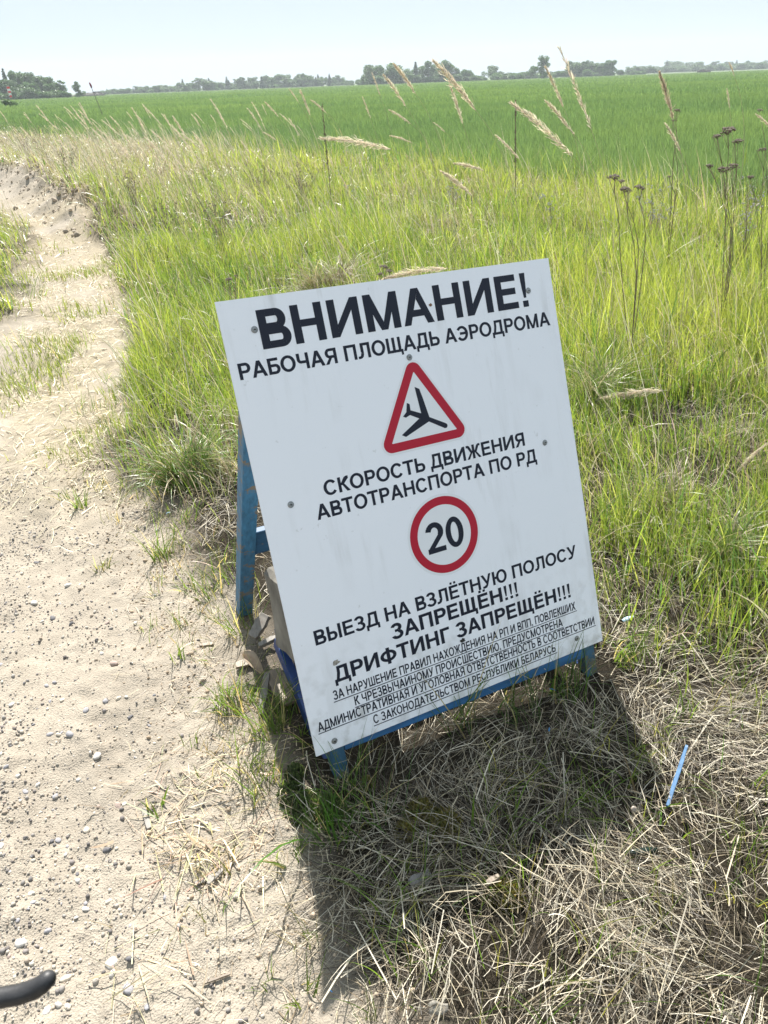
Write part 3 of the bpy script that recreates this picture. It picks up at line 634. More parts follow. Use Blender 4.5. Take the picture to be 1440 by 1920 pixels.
text('РАБОЧАЯ ПЛОЩАДЬ АЭРОДРОМА', .0205, .9715, 1.009, .0400, .212)
text('СКОРОСТЬ ДВИЖЕНИЯ', .174, .8165, .679, .0400, .212)
text('АВТОТРАНСПОРТА ПО РД', .141, .850, .6225, .0400, .212)
text('ВЫЕЗД НА ВЗЛЁТНУЮ ПОЛОСУ', .0645, .944, .2975, .0405, .212)
text('ЗАПРЕЩЁН!!!', .282, .7105, .2405, .0445, .228)
text('ДРИФТИНГ ЗАПРЕЩЁН!!!', .0955, .900, .1795, .0445, .228)
text('ЗА НАРУШЕНИЕ ПРАВИЛ НАХОЖДЕНИЯ НА РП И ВПП, ПОВЛЕКШИХ', .0815, .912, .1345, .0262, .195, (.1292, .0021))
text('К ЧРЕЗВЫЧАЙНОМУ ПРОИСШЕСТВИЮ, ПРЕДУСМОТРЕНА', .1375, .8545, .0980, .0262, .195, (.0927, .0021))
text('АДМИНИСТРАТИВНАЯ И УГОЛОВНАЯ ОТВЕТСТВЕННОСТЬ В СООТВЕТСТВИИ', .0212, .977, .0640, .0262, .195, (.0588, .0021))
text('С ЗАКОНОДАТЕЛЬСТВОМ РЕСПУБЛИКИ БЕЛАРУСЬ', .1798, .8145, .0262, .0255, .195, (.0208, .0021))

def round_poly(pts, r, n=7):
    out = []; k = len(pts)
    for i in range(k):
        p0, p1, p2 = (np.array(pts[j % k], float) for j in (i - 1, i, i + 1))
        a_ = (p0 - p1) / np.linalg.norm(p0 - p1); b_ = (p2 - p1) / np.linalg.norm(p2 - p1)
        ha = math.acos(np.clip(a_ @ b_, -1, 1)) / 2; d = r / math.tan(ha); c_ = p1 + (a_ + b_) / np.linalg.norm(a_ + b_) * r / math.sin(ha)
        s, e = p1 + a_ * d - c_, p1 + b_ * d - c_; a0 = math.atan2(s[1], s[0]); a1 = math.atan2(e[1], e[0]); da = (a1 - a0 + math.pi) % (2 * math.pi) - math.pi
        out += [tuple(c_ + r * np.array([math.cos(a0 + da * t / n), math.sin(a0 + da * t / n)])) for t in range(n + 1)]
    return out
# warning triangle with the diving aeroplane
def tri(s, r): 
    cx, cy = .4940, .8318; return round_poly([(cx, cy + s), (cx - s * .866, cy - s * .5), (cx + s * .866, cy - s * .5)], r)
wt = sticker('warning_triangle', [tri(.181, .030)], M_WHITEV, .0003); wt['label'] = 'red bordered warning triangle with a black descending aeroplane'
sticker('red_border', [tri(.1680, .0235), tri(.1196, .0015)], M_RED, .0007, parent=wt)
PL = [(.4888, .9103), (.5021, .9027), (.5077, .8772), (.5177, .8218), (.5650, .7955), (.5690, .7920), (.5695, .7868), (.5660, .7825), (.5600, .7821), (.5139, .8101), (.4361, .7826), (.4247, .7898), (.486, .8239), (.4601, .8384), (.4462, .8337), (.4383, .8381), (.4505, .848), (.4569, .8723), (.4647, .8676), (.464, .8507), (.4947, .8366)]
sticker('aeroplane_symbol', [PL], M_INK, .0007, parent=wt)
def circ(r, n=64): return [(.5002 + r * math.cos(2 * math.pi * k / n), .4885 + r * math.sin(2 * math.pi * k / n)) for k in range(n)]
sr = sticker('speed_limit_disc', [circ(.1175)], M_WHITEV, .0003); sr['label'] = 'round speed limit sticker with a red ring and the number 20'
sticker('red_ring', [circ(.1100), circ(.0865)], M_RED, .0007, parent=sr)
write('number', '20', .4405, .5620, .4445, .0875, M_INK, .0011, sr, S=.215, T=.17, gap=.03)

# screws with washers
for (u, v) in ((.082, 1.1231), (.9114, 1.1167), (.4896, .9905), (.8877, .6726), (.0783, .6802), (.0584, .0236), (.8999, .041)):
    b = MB(); z = bown(u, v)
    def disc(r0, r1, n0, n1, mi):
        k = 14; vv = [BB(u + r * math.cos(2 * math.pi * i / k), V0 + v + r * math.sin(2 * math.pi * i / k), nn + z) for r, nn in ((r0, n0), (r1, n1)) for i in range(k)]
        b.add(vv, [(i, (i + 1) % k, k + (i + 1) % k, k + i) for i in range(k)] + [tuple(k + i for i in range(k))], mi)
    disc(.0088, .0074, .0008, .0022, 0); disc(.0056, .0042, .0022, .0040, 0); disc(.0021, .0018, .0040, .00405, 1)
    b.box(BB(u, V0 + v, .0041 + z), np.array(BB(.0032, 0, 0)), np.array(BB(0, .0006, 0)), np.array(BB(0, 0, .0002)), 1)
    b.build('screw', [M_STEEL, M_DARK], sign)
# torn hole and scabs of dirt in the face
def blot(u, v, r, lab, mt, seed):
    rr = random.Random(seed); pl = [(u + r * rr.uniform(.6, 1.3) * math.cos(2 * math.pi * k / 12), v + r * rr.uniform(.5, 1.0) * math.sin(2 * math.pi * k / 12)) for k in range(12)]
    o = sticker('dent', [pl], mt, .00075, .0006); o['label'] = lab
blot(.498, .1685, .0085, 'torn hole at the end of the drifting line', M_DARK, 1)
blot(.1089, .2345, .010, 'grey scab of bird dirt', simple('scab', (.30, .28, .24), .9, noise=.4, nscale=200), 2)
blot(.5827, 1.1184, .005, 'rusty plugged hole in the heading', simple('rust', (.20, .11, .06), .9), 3)

# timber frame
def bar(name, P0, P1, w1, w2, up, mt, parent=sign, ends=0, bevel=.003, lab=None):
    P0, P1 = Vector(P0), Vector(P1); d = (P1 - P0); L = d.length; d.normalize(); s = d.cross(Vector(up)).normalized(); t = s.cross(d)
    b = MB(); b.box((P0 + P1) / 2, d * (L / 2), s * (w1 / 2), t * (w2 / 2)); o = b.build(name, mt, parent, bevel=bevel)
    if lab: o['label'] = lab
    return o
NF = Vector(BB(0, 0, 1)) 
for u, lab in ((.062, 'front leg dark with moss at its foot'), (.945, None)):
    bar('front_leg', BB(u, -.06, -.0045 - .020), BB(u, 1.24, -.0045 - .020), .042, .040, NF, M_MOSSY, lab=lab)
bar('bottom_rail', BB(.083 + .002, .104 + .004, -.0045 - .0125), BB(.924 - .002, .104 - .016 + .004, -.0045 - .0125), .044, .025, NF, M_BLUEX, lab='bright blue rail showing under the lower edge')
bar('top_rail', BB(.085, 1.25, -.0045 - .0125), BB(.922, 1.25, -.0045 - .0125), .05, .025, NF, M_BLUEX)
BK0, BK1 = np.array([0, .87, 0.0]), np.array([0, .446, 1.0])
for u in (.054, .945):
    bar('back_leg', BK0 + np.array([u, .02, -.07]), BK1 + np.array([u, 0, 0]), .050, .046, (0, 1, .25), M_BLUE, lab='faded light blue back leg, bare at its lower end' if u < .5 else None)
bar('back_rail', BK0 + (BK1 - BK0) * .385 + np.array([.080, -.004, 0]), BK0 + (BK1 - BK0) * .385 + np.array([.92, -.004, 0]), .095, .024, (0, 1, .2), M_RAILD)
for u in (.052, .945):
    bar('side_rail', (u, .46, .165), (u, .075, -.02), .026, .050, (0, 0, 1), M_DBLUE)
bar('shelf_board', (.075, .33, .120), (.905, .33, .120), .13, .020, (0, 0, 1), M_DBLUE)
bar('shelf_board', (.075, .50, .118), (.905, .50, .118), .13, .020, (0, 0, 1), M_DBLUE)

# ------------------------------------------------------------------ ballast and scraps inside and around the frame
def world(p): return ORG + p[0] * WD + p[1] * YL + p[2] * ZL
def rough_stone(name, size, mt, loc, rot, seed, cuts=5, amp=.06, bevel=.12):
    bm = bmesh.new(); bmesh.ops.create_cube(bm, size=1.0); bmesh.ops.bevel(bm, geom=bm.edges[:], offset=bevel, segments=1, affect='EDGES')
    bmesh.ops.triangulate(bm, faces=bm.faces); bmesh.ops.subdivide_edges(bm, edges=bm.edges[:], cuts=cuts, use_grid_fill=True)
    rr = np.random.default_rng(seed); off = rr.random(3) * 50
    for v in bm.verts:
        n_ = fbm(np.array([v.co.x * 2 + off[0] + v.co.z]), np.array([v.co.y * 2 + off[1] + v.co.z * 1.3]), .8, 4)[0]
        v.co *= 1 + amp * n_; v.co.x *= size[0]; v.co.y *= size[1]; v.co.z *= size[2]
    me = bpy.data.meshes.new(name); bm.to_mesh(me); bm.free(); me.materials.append(mt)
    o = link_mesh(name, me); o.location = loc; o.rotation_euler = rot; return o
M_CONC = simple('old_concrete', (.165, .155, .135), .95, noise=.55, nscale=9, bump=1.0)
yaw = math.atan2(WD[1], WD[0])
o = rough_stone('concrete_block', (.28, .18, .255), M_CONC, Vector(world((.180, .375, .315))), (R_(-17), R_(3), yaw), 4, amp=.05, bevel=.06)
tag(o, 'broken grey concrete block wedged on the shelf behind the white panel', 'concrete block')
for u_, w_, lab in ((.47, .24, 'unseen grey concrete block added in the middle of the shelf for shade'), (.72, .22, 'unseen grey concrete block added right of the middle one for shade'), (.86, .07, 'unseen narrow concrete block added at the right shelf end for shade')):  # unseen blocks, added to keep sun off the ground under the board
    o = rough_stone('concrete_block', (w_, .19, .19), M_CONC, Vector(world((u_, .42, .228))), (0, 0, yaw + .03), int(u_ * 100), amp=.05, bevel=.06); tag(o, lab, 'concrete block')
M_GREYW = painted_wood('weathered_grey_wood', (.17, .155, .135), (.15, .13, .11), .58, (60, 6, 60))
M_BROWNW = painted_wood('brown_wood_scrap', (.20, .155, .11), (.10, .08, .06), .55, (60, 6, 60))
def plank(name, pa, pb, w1, w2, mt, lab, catg, za=.012, zb=.012):
    a_, b_ = at_z(*pa, za), at_z(*pb, zb)
    a_[2] += H(a_[0:1], a_[1:2])[0]; b_[2] += H(b_[0:1], b_[1:2])[0]
    d = Vector(b_ - a_); L = d.length; d.normalize(); s = d.cross(Vector((0, 0, 1))).normalized(); t = s.cross(d)
    mb = MB(); k = 9; v = []; rr = random.Random(hash(name) % 97 + len(lab))
    for i in range(k):
        f = i / (k - 1); c_ = Vector(a_) + d * (L * f); ww = w1 * (.75 + .25 * math.sin(3.1 * f)) * rr.uniform(.9, 1.05); hh = w2 * rr.uniform(.85, 1.1)
        for q in ((-1, -1), (1, -1), (1, 1), (-1, 1)): v.append(c_ + s * (q[0] * ww / 2 + rr.uniform(-.06, .06) * w1) + t * (q[1] * hh / 2))
    f = [(i * 4 + j, i * 4 + (j + 1) % 4, (i + 1) * 4 + (j + 1) % 4, (i + 1) * 4 + j) for i in range(k - 1) for j in range(4)] + [(3, 2, 1, 0), tuple((k - 1) * 4 + j for j in range(4))]
    mb.add(v, f); o = mb.build(name, mt, bevel=.001, seg=1); return tag(o, lab, catg)
plank('wood_scrap', (474, 1196), (500, 1158), .05, .016, M_GREYW, 'weathered grey plank end leaning under the concrete block', 'wood scrap', .05, .09)
plank('wood_scrap', (487, 1218), (520, 1200), .022, .014, M_GREYW, 'short grey lath stub pointing out below the concrete block', 'wood scrap', .07, .09)
plank('wood_scrap', (443, 1252), (478, 1243), .035, .010, M_BROWNW, 'small brown bark strip lying left of the board', 'wood scrap', .02, .02)
plank('wood_scrap', (490, 1345), (502, 1268), .022, .008, M_GREYW, 'thin grey splinter standing at the board left foot', 'wood scrap', .01, .06)
plank('wood_scrap', (545, 1330), (512, 1262), .06, .012, M_BROWNW, 'dark brown board piece under the left edge of the sign', 'wood scrap', .03, .05)
plank('wood_scrap', (374, 1212), (400, 1205), .018, .008, M_BROWNW, 'tiny brown chip of wood on the dirt beside the back leg', 'wood scrap', .008, .008)
plank('wood_scrap', (365, 1655), (402, 1637), .014, .006, M_GREYW, 'pale split twig on the dirt left of the shadow', 'wood scrap', .008, .008)
plank('wood_scrap', (390, 1660), (418, 1622), .012, .005, M_GREYW, 'second pale split twig, crossing the straw wisp', 'wood scrap', .01, .01)
plank('wood_scrap', (378, 1838), (430, 1818), .007, .005, M_BROWNW, 'straight brown twig low on the dirt apron', 'wood scrap', .006, .006)
plank('wood_scrap', (268, 1512), (280, 1552), .016, .006, M_GREYW, 'flat pale wood shaving on the dirt apron', 'wood scrap', .006, .006)
plank('wood_stub', (912, 1662), (936, 1648), .013, .012, M_BROWNW, 'cut grey twig stub at the shadow edge in the straw', 'wood stub', .05, .06)
# curled dead leaf
def sheet(name, c, ax, ay, az_, nx, ny, fn, mt, lab, catg):
    v = [tuple(Vector(c) + Vector(ax) * (i / nx - .5) + Vector(ay) * (j / ny - .5) * fn(i / nx)[1] + Vector(az_) * fn(i / nx, j / ny)[0]) for j in range(ny + 1) for i in range(nx + 1)]
    f = [(j * (nx + 1) + i, j * (nx + 1) + i + 1, (j + 1) * (nx + 1) + i + 1, (j + 1) * (nx + 1) + i) for j in range(ny) for i in range(nx)]
    mb = MB(); mb.add(v, f); o = mb.build(name, mt, smooth=True)
    so_ = o.modifiers.new('thick', 'SOLIDIFY'); so_.thickness = .0008; return tag(o, lab, catg)
c = at_z(474, 1248, .05)
sheet('dead_leaf', c, (.07, -.05, -.03), (.02, .03, .02), (0, 0, 1), 12, 5, lambda s, t=.5: (.012 * math.sin(s * 4) + .02 * (t - .5) ** 2 * 4, math.sin(math.pi * min(max(s, .03), .97)) ** .7), simple('dead_leaf', (.33, .26, .19), .8, noise=.3), 'curled pale brown dead leaf beside the board lower left', 'dead leaf')
# painted lath, lying on the straw
plank('painted_lath', (1253, 1505), (1290, 1390), .0105, .008, painted_wood('pale_blue_paint', (.05, .135, .26), (.50, .52, .53), .60, (50, 50, 6)), 'thin chipped pale blue painted lath lying in sunlit straw', 'painted lath', .085, .11)
# dark glass tube in the straw
c0, c1 = at_z(1172, 1600, .028), at_z(1232, 1593, .03)
b = MB(); b.tube([c0, c0 * .7 + c1 * .3, c0 * .35 + c1 * .65, c1], [.006, .0085, .0085, .007], 14); o = b.build('glass_bottle', simple('dark_green_glass', (.01, .022, .016), .15), smooth=True)
tag(o, 'small dark green glass bottle half buried in straw', 'bottle')
# paint chips, paper scrap, snail shell
M_CHIP = simple('blue_paint_chip', (.06, .28, .62), .5); M_CHIPL = simple('light_blue_chip', (.45, .62, .72), .5)
for (px, py, L, mt, z, lab) in ((1178, 1160, .045, M_CHIPL, .06, 'light blue paint flake in the straw right of the board'), (316, 962, .02, M_CHIPL, .02, 'tiny light blue flake on the dirt edge'), (1036, 1293, .02, M_CHIP, .05, 'bright blue flake in the shadow under the board right end'), (1030, 1368, .012, M_CHIP, .05, 'tiny bright blue flake deeper in the shadow'), (620, 1858, .01, M_CHIP, .02, 'tiny bright blue flake near the bottom of the dirt')):
    c = at_z(px, py, z); a_ = random.random() * 3
    sheet('paint_flake', c, (L * math.cos(a_), L * math.sin(a_), .004), (-L * .3 * math.sin(a_), L * .3 * math.cos(a_), .004), (0, 0, 1), 4, 2, lambda s, t=.5: (.003 * math.sin(s * 3), .7 + .3 * math.sin(5 * s)), mt, lab, 'paint flake')
c = at_z(788, 1648, .04)
sheet('paper_scrap', c, (.05, .025, 0), (-.015, .02, .015), (0, 0, 1), 8, 4, lambda s, t=.5: (.006 * math.sin(s * 7), .6 + .4 * math.sin(3 * s)), simple('paper', (.2, .19, .18), .8), 'crumpled greyish paper scrap in the board shadow', 'paper scrap')
c = at_z(822, 1890, .03)
sheet('paper_scrap', c, (.04, .0, 0), (.0, .02, .015), (0, 0, 1), 8, 4, lambda s, t=.5: (.004 * math.sin(s * 7), .7 + .3 * math.sin(4 * s)), simple('pale_chip', (.28, .26, .22), .8), 'pale flat chip in straw near the bottom edge', 'paper scrap')
c = at_z(1188, 1517, .06); b = MB()
b.tube([c + .005 * (1 - t / 26) * np.array([math.cos(t * .5), math.sin(t * .5) * .6, math.sin(t * .5) * .8]) + np.array([0, -.004 * t / 26, .002 * t / 26]) for t in range(27)], [.0042 * (1 - t / 30) for t in range(27)], 8)
tag(b.build('snail_shell', simple('shell', (.36, .30, .25), .4), smooth=True), 'empty pale snail shell in straw below the blue lath', 'snail shell')

# ------------------------------------------------------------------ stones on the dirt
def ico(seed, sub=2):
    bm = bmesh.new(); bmesh.ops.create_icosphere(bm, subdivisions=sub, radius=1)
    rr = np.random.default_rng(seed); of = rr.random(2) * 90; sc = rr.uniform(.55, 1.0, 3); sc[0] = 1; ds = rr.normal(size=(5, 3)); ds /= np.linalg.norm(ds, axis=1)[:, None]; h_ = rr.uniform(.55, .9, 5)
    for v in bm.verts:
        for d_, q in zip(ds, h_):
            k = float(np.dot(v.co, d_)); 
            if k > q: v.co -= Vector(d_) * (k - q) * .8
        v.co *= 1 + .10 * fbm(np.array([v.co.x + of[0] + v.co.z]), np.array([v.co.y + of[1] - v.co.z]), .7, 2)[0]
        v.co.x *= sc[0]; v.co.y *= sc[1]; v.co.z *= max(.45, sc[2] * .75)
    me = bpy.data.meshes.new('pebble'); bm.to_mesh(me); bm.free(); me.polygons.foreach_set('use_smooth', [True] * len(me.polygons)); return me
SM = [simple('stone_pale', (.52, .49, .45), .85, noise=.18, nscale=3, bump=.3), simple('stone_grey', (.30, .29, .30), .8, noise=.2, nscale=3, bump=.3), simple('stone_dark', (.13, .125, .13), .8, noise=.25, nscale=3, bump=.3), simple('stone_brown', (.36, .28, .24), .85, noise=.2, nscale=3, bump=.3), simple('stone_cream', (.60, .53, .43), .85, noise=.15, nscale=3, bump=.3)]
SH = []
for s_ in range(10):
    for mt in SM:
        me = ico(s_) if mt is SM[0] else SH[-1].copy(); me.materials.clear(); me.materials.append(mt); SH.append(me)
def pebble(px, py, dia, mi, lab, group=None, name='pebble', xy=None, sh=None):
    c = at_z(px, py) if xy is None else np.array([xy[0], xy[1], 0]); h_ = H(c[0:1], c[1:2])[0]; c[1] -= 0
    o = link_mesh(name, SH[(random.randrange(10) if sh is None else sh) * 5 + mi]); s_ = dia / 2
    o.scale = (s_, s_, s_ * random.uniform(.75, 1.0)); o.rotation_euler = (random.uniform(-.25, .25), random.uniform(-.25, .25), random.random() * 6.28); o.location = (c[0], c[1], h_ + s_ * .08)
    return tag(o, lab, 'pebble', group)
for (px, py, d, mi, lab) in ((181, 1416, .027, 0, 'flat near white pebble, brightest on the dirt left of the straw wisps'), (69, 1468, .018, 0, 'pale pebble at the far left of the dirt'), (101, 1485, .022, 1, 'mid grey round pebble leading a short row of small stones'),
        (200, 1591, .025, 2, 'dark angular pebble standing alone on the dirt'), (41, 1770, .030, 0, 'large pale pebble by the dirt left margin above the black lever'), (207, 1804, .032, 0, 'big pale rounded pebble touching a smaller one'), (210, 1824, .020, 0, 'small pale pebble touching the big rounded one'),
        (244, 1860, .030, 1, 'tall dark grey oval pebble near the bottom of the picture'), (121, 1828, .026, 4, 'cream pebble just right of the black lever tip'), (125, 1884, .020, 4, 'cream pebble below the black lever'), (160, 1552, .022, 4, 'cream egg shaped pebble above the dark angular one'),
        (221, 1508, .026, 3, 'flat brown stone half sunk in the dirt'), (158, 1698, .022, 0, 'pale angular pebble between tyre grooves'), (203, 1688, .018, 4, 'round cream pebble right of the pale angular one'), (247, 1806, .020, 2, 'dark half sunk pebble right of the big pale one'),
        (132, 1380, .034, 1, 'largest grey pebble on the dirt, level with the board lower corner'), (93, 1376, .024, 1, 'grey pebble left of the largest grey one'), (213, 1242, .040, 3, 'flat brown stone lying like bark on the dirt'), (127, 1095, .030, 0, 'pale pebble furthest up the gravelly stretch'),
        (200, 1168, .024, 3, 'brown rounded pebble beside a bare patch'), (63, 1128, .030, 0, 'low pale pebble at the left of the gravelly stretch'), (133, 1168, .022, 2, 'dark pebble in the middle of the gravelly stretch'), (65, 1047, .028, 2, 'dark flat pebble where the gravel begins'),
        (222, 1308, .020, 4, 'cream pebble near the flat brown stone'), (162, 1335, .024, 1, 'grey smooth pebble above the largest grey one'), (198, 1316, .022, 1, 'grey pebble with a pale top beside the cream one'), (23, 1324, .024, 0, 'pale flat pebble at the picture left edge'), (143, 1007, .024, 2, 'small dark lump of stone on the upper dirt'), (0, 1590, .024, 0, 'pale pebble cut by the picture left edge'), (85, 1890, .022, 0, 'pale pebble at the bottom left corner')):
    pebble(px, py, d, mi, lab)
cnt = 0
while cnt < 265:
    px = random.uniform(-40, 420); py = random.uniform(980, 1915)
    dens = math.exp(-max(0, px - 90) ** 2 / 2 / 95 ** 2) * (1 if py < 1750 else .6) + .06
    if random.random() > dens: continue
    c = at_z(px, py)
    if dirt_mask(c[0:1], c[1:2])[0] < .7: continue
    pebble(px, py, min(.024, .0072 * random.lognormvariate(0, .55)) * (1 + .25 * (py < 1400)), random.choice((0, 0, 1, 1, 1, 2, 2, 3, 4, 4)), 'small loose pebble among many on the bare dirt track', 'small loose pebbles scattered on the dirt'); cnt += 1
# grit: too small to count
def scatter_blobs(n, xf, size, cols, mt, name, lab, catg, zoff=.25, sub=1, stretch=.6, colj=.2):
    bm = bmesh.new(); bmesh.ops.create_icosphere(bm, subdivisions=sub, radius=1); bv = np.array([v.co[:] for v in bm.verts]); bf = np.array([[v.index for v in f.verts] for f in bm.faces]); bm.free()
    x, y = xf(n); n = len(x); s_ = size(n)
    q = rng.normal(size=(n, 3, 3)); u_, _, vt = np.linalg.svd(q); R3 = u_
    sc = np.stack((np.ones(n), rng.uniform(.6, 1, n), rng.uniform(stretch, 1, n)), -1)
    V = bv[None] * (1 + rng.normal(0, .12, (n, len(bv), 1))) * sc[:, None, :]; V = np.einsum('nij,nkj->nki', R3, V) * s_[:, None, None]
    V = V + np.stack((x, y, H(x, y) + s_ * zoff), -1)[:, None, :]
    Fq = (bf[None] + (np.arange(n) * len(bv))[:, None, None]).reshape(-1, 3)
    c = np.array(cols)[rng.integers(0, len(cols), n)] * (1 + rng.normal(0, colj, (n, 1)))
    o = np_mesh(name, V, Fq, mt, np.clip(np.repeat(c, len(bv), 0), 0, 1)); return tag(o, lab, catg, kind='stuff')
def tinted(name, rough=.85):
    m, n, l, p = mat(name); at = n.new('ShaderNodeAttribute'); at.attribute_name = 'tint'; l.new(at.outputs['Color'], p.inputs['Base Color']); p.inputs['Roughness'].default_value = rough; return m
def dirt_pts(n):
    x = rng.uniform(-2.6, .15, n * 3); y = rng.uniform(.55, 3.4, n * 3); k = rng.random(len(x)) < dirt_mask(x, y) ** 2 * (.22 + .78 * np.exp(-np.clip(-e_right(x, y) - .75, -.75, 0) ** 2 / .10)) * np.clip(.7 + .9 * fbm(x, y, .2, 2), .15, 1); return x[k], y[k]
scatter_blobs(34000, dirt_pts, lambda n: np.clip(.0020 * rng.lognormal(0, .55, n), .001, .008), [(.40, .36, .31), (.26, .24, .22), (.13, .12, .115), (.34, .28, .22), (.50, .46, .39), (.18, .16, .15)], tinted('grit'), 'gravel', 'fine grit and gravel strewn over the bare dirt', 'gravel')
def crumb_pts(n):
    x = rng.uniform(-1.8, .2, n * 3); y = rng.uniform(.55, 3.6, n * 3); k = rng.random(len(x)) < np.exp(-((e_right(x, y) + .1) / .22) ** 2) * np.clip(.6 + 1.2 * fbm(x, y, .12, 2), .05, 1); return x[k], y[k]
scatter_blobs(13000, crumb_pts, lambda n: np.clip(.0024 * rng.lognormal(0, .5, n), .001, .009), [(.44, .35, .26), (.38, .30, .22), (.30, .23, .16)], tinted('crumbs', .95), 'dirt_crumbs', 'loose crumbs of earth along the edge of the straw', 'earth crumbs', .2)
def bank_pts(n):
    x = rng.uniform(-10, -2.8, n * 14); y = rng.uniform(9, 21, n * 14); k = rng.random(len(x)) < np.exp(-((e_right(x, y) - .0) / .4) ** 2) * sst(9.5, 12, y) * (1 - sst(19, 21, y)); return x[k][:n], y[k][:n]
scatter_blobs(900, bank_pts, lambda n: np.clip(.012 * rng.lognormal(0, .6, n), .004, .045), [(.36, .30, .235), (.30, .25, .19), (.40, .34, .27)], tinted('clods', .95), 'earth_clods', 'lumps of dug earth on the bank outside the track bend', 'earth clods', .3, 2)
# stonecrop cushions: heaps of tiny fleshy buds
def cushion(lst, cols, n, name, lab):
    xs, ys, zs = [], [], []
    for (px, py, r) in lst:
        c = at_z(px, py); m_ = int(n * r * r / sum(q[2] ** 2 for q in lst)); rr_ = r * np.sqrt(rng.random(m_)); a_ = rng.random(m_) * 6.283
        xs.append(c[0] + rr_ * np.cos(a_)); ys.append(c[1] + rr_ * np.sin(a_)); zs.append(.035 * (1 - (rr_ / r) ** 2))
    x, y, z = map(np.concatenate, (xs, ys, zs)); m_ = len(x)
    S = 2; k = 6; h_ = rng.uniform(.008, .016, m_); wv = rng.uniform(.0022, .0034, m_); tx, ty = rng.normal(0, .25, m_), rng.normal(0, .25, m_)
    V = []
    z0 = H(x, y) + z - .006
    for (f_, wf) in ((0, .6), (.35, 1.0), (.75, .85), (1.0, .25)):
        for j in range(k): a_ = 2 * math.pi * j / k; V.append(np.stack((x + tx * h_ * f_ + wv * wf * math.cos(a_), y + ty * h_ * f_ + wv * wf * math.sin(a_), z0 + h_ * f_), -1))
    V = np.stack(V, 1); b_ = (np.arange(m_) * 4 * k)[:, None]
    Fq = np.stack([np.concatenate((b_ + i * k + j, b_ + i * k + (j + 1) % k, b_ + (i + 1) * k + (j + 1) % k, b_ + (i + 1) * k + j), 1) for i in range(3) for j in range(k)], 1).reshape(-1, 4)
    c = np.array(cols)[rng.integers(0, len(cols), m_)] * (1 + rng.normal(0, .2, (m_, 1)))
    o = np_mesh(name, V.reshape(-1, 3), Fq, M_WHEAT, np.clip(np.repeat(c, 4 * k, 0), 0, 1)); return tag(o, lab, 'stonecrop', kind='stuff')
cushion(((545, 1495, .035), (575, 1520, .055), (612, 1520, .05), (640, 1530, .04), (555, 1460, .03)), [(.11, .15, .06), (.09, .12, .05), (.15, .19, .075)], 2400, 'stonecrop', 'fresh green stonecrop cushion at the board left front foot')
cushion(((790, 1530, .05), (830, 1550, .05), (760, 1565, .03), (945, 1685, .045), (690, 1478, .02)), [(.20, .19, .06), (.16, .15, .05), (.26, .22, .07)], 1700, 'stonecrop', 'yellowish stonecrop cushions in the straw of the shadow')

# ------------------------------------------------------------------ tall dry grasses with feathery heads
def plume_mesh(tipw, basew, groundw, seed, nsp=110, thick=.0016, hair=.02, spread_=.012, col=(.56, .48, .37)):
    """one reed-grass stalk: stem from the ground, then a feathery head from basew to tipw (relative to groundw)"""
    r = np.random.default_rng(seed); g = np.zeros(3); b_ = basew - groundw; t_ = tipw - groundw
    ax = (t_ - b_); Lh = np.linalg.norm(ax); ax = ax / Lh
    P3 = b_ - ax * np.linalg.norm(b_) * .32; P1 = g + np.array([0, 0, np.linalg.norm(b_) * .35])
    s = np.linspace(0, 1, 15)[:, None]; st_ = (1 - s) ** 3 * g + 3 * (1 - s) ** 2 * s * P1 + 3 * (1 - s) * s * s * P3 + s ** 3 * b_
    mid = (b_ + t_) / 2 + np.array([0, 0, Lh * .07]); s = np.linspace(0, 1, 9)[1:, None]; hd = (1 - s) ** 2 * b_ + 2 * (1 - s) * s * mid + s * s * t_
    path = np.vstack((st_, hd)); mb = MB(); mb.tube(path, list(np.linspace(thick, thick * .55, 15)) + list(np.linspace(thick * .5, thick * .25, 8)), 4)
    k = np.sqrt(r.random(nsp)) if False else r.random(nsp) ** .9; P = (1 - k[:, None]) ** 2 * b_ + 2 * (1 - k[:, None]) * k[:, None] * mid + k[:, None] ** 2 * t_
    T = ax + r.normal(0, .22, (nsp, 3)); T /= np.linalg.norm(T, axis=1)[:, None]
    env = np.sin(np.pi * np.clip(k * .9 + .08, 0, 1)) ** .7
    P0 = P + r.normal(0, 1, (nsp, 3)) * spread_ * .45 * env[:, None]
    side = np.cross(T, r.normal(size=(nsp, 3))); side /= np.linalg.norm(side, axis=1)[:, None]; hw = hair * .045 * r.uniform(.6, 1.4, nsp)[:, None]
    hl = hair * r.uniform(.6, 1.3, nsp)[:, None] * (.5 + .6 * env[:, None]); out = r.normal(0, 1, (nsp, 3)) * spread_ * .35 * env[:, None]
    V = np.stack((P0 - side * hw * .5, P0 + side * hw * .5, P0 + T * hl * .5 + side * hw + out, P0 + T * hl * .5 - side * hw + out, P0 + T * hl + out + side * hw * .2, P0 + T * hl + out - side * hw * .2), 1)
    Fq = np.concatenate((np.arange(nsp)[:, None] * 6 + np.array([[0, 1, 2, 3]]), np.arange(nsp)[:, None] * 6 + np.array([[3, 2, 4, 5]])))
    return mb, V.reshape(-1, 3), Fq, r
M_STEM = simple('dry_stem', (.42, .35, .24), .7)
M_STEMB = simple('dark_stem', (.19, .145, .10), .8)
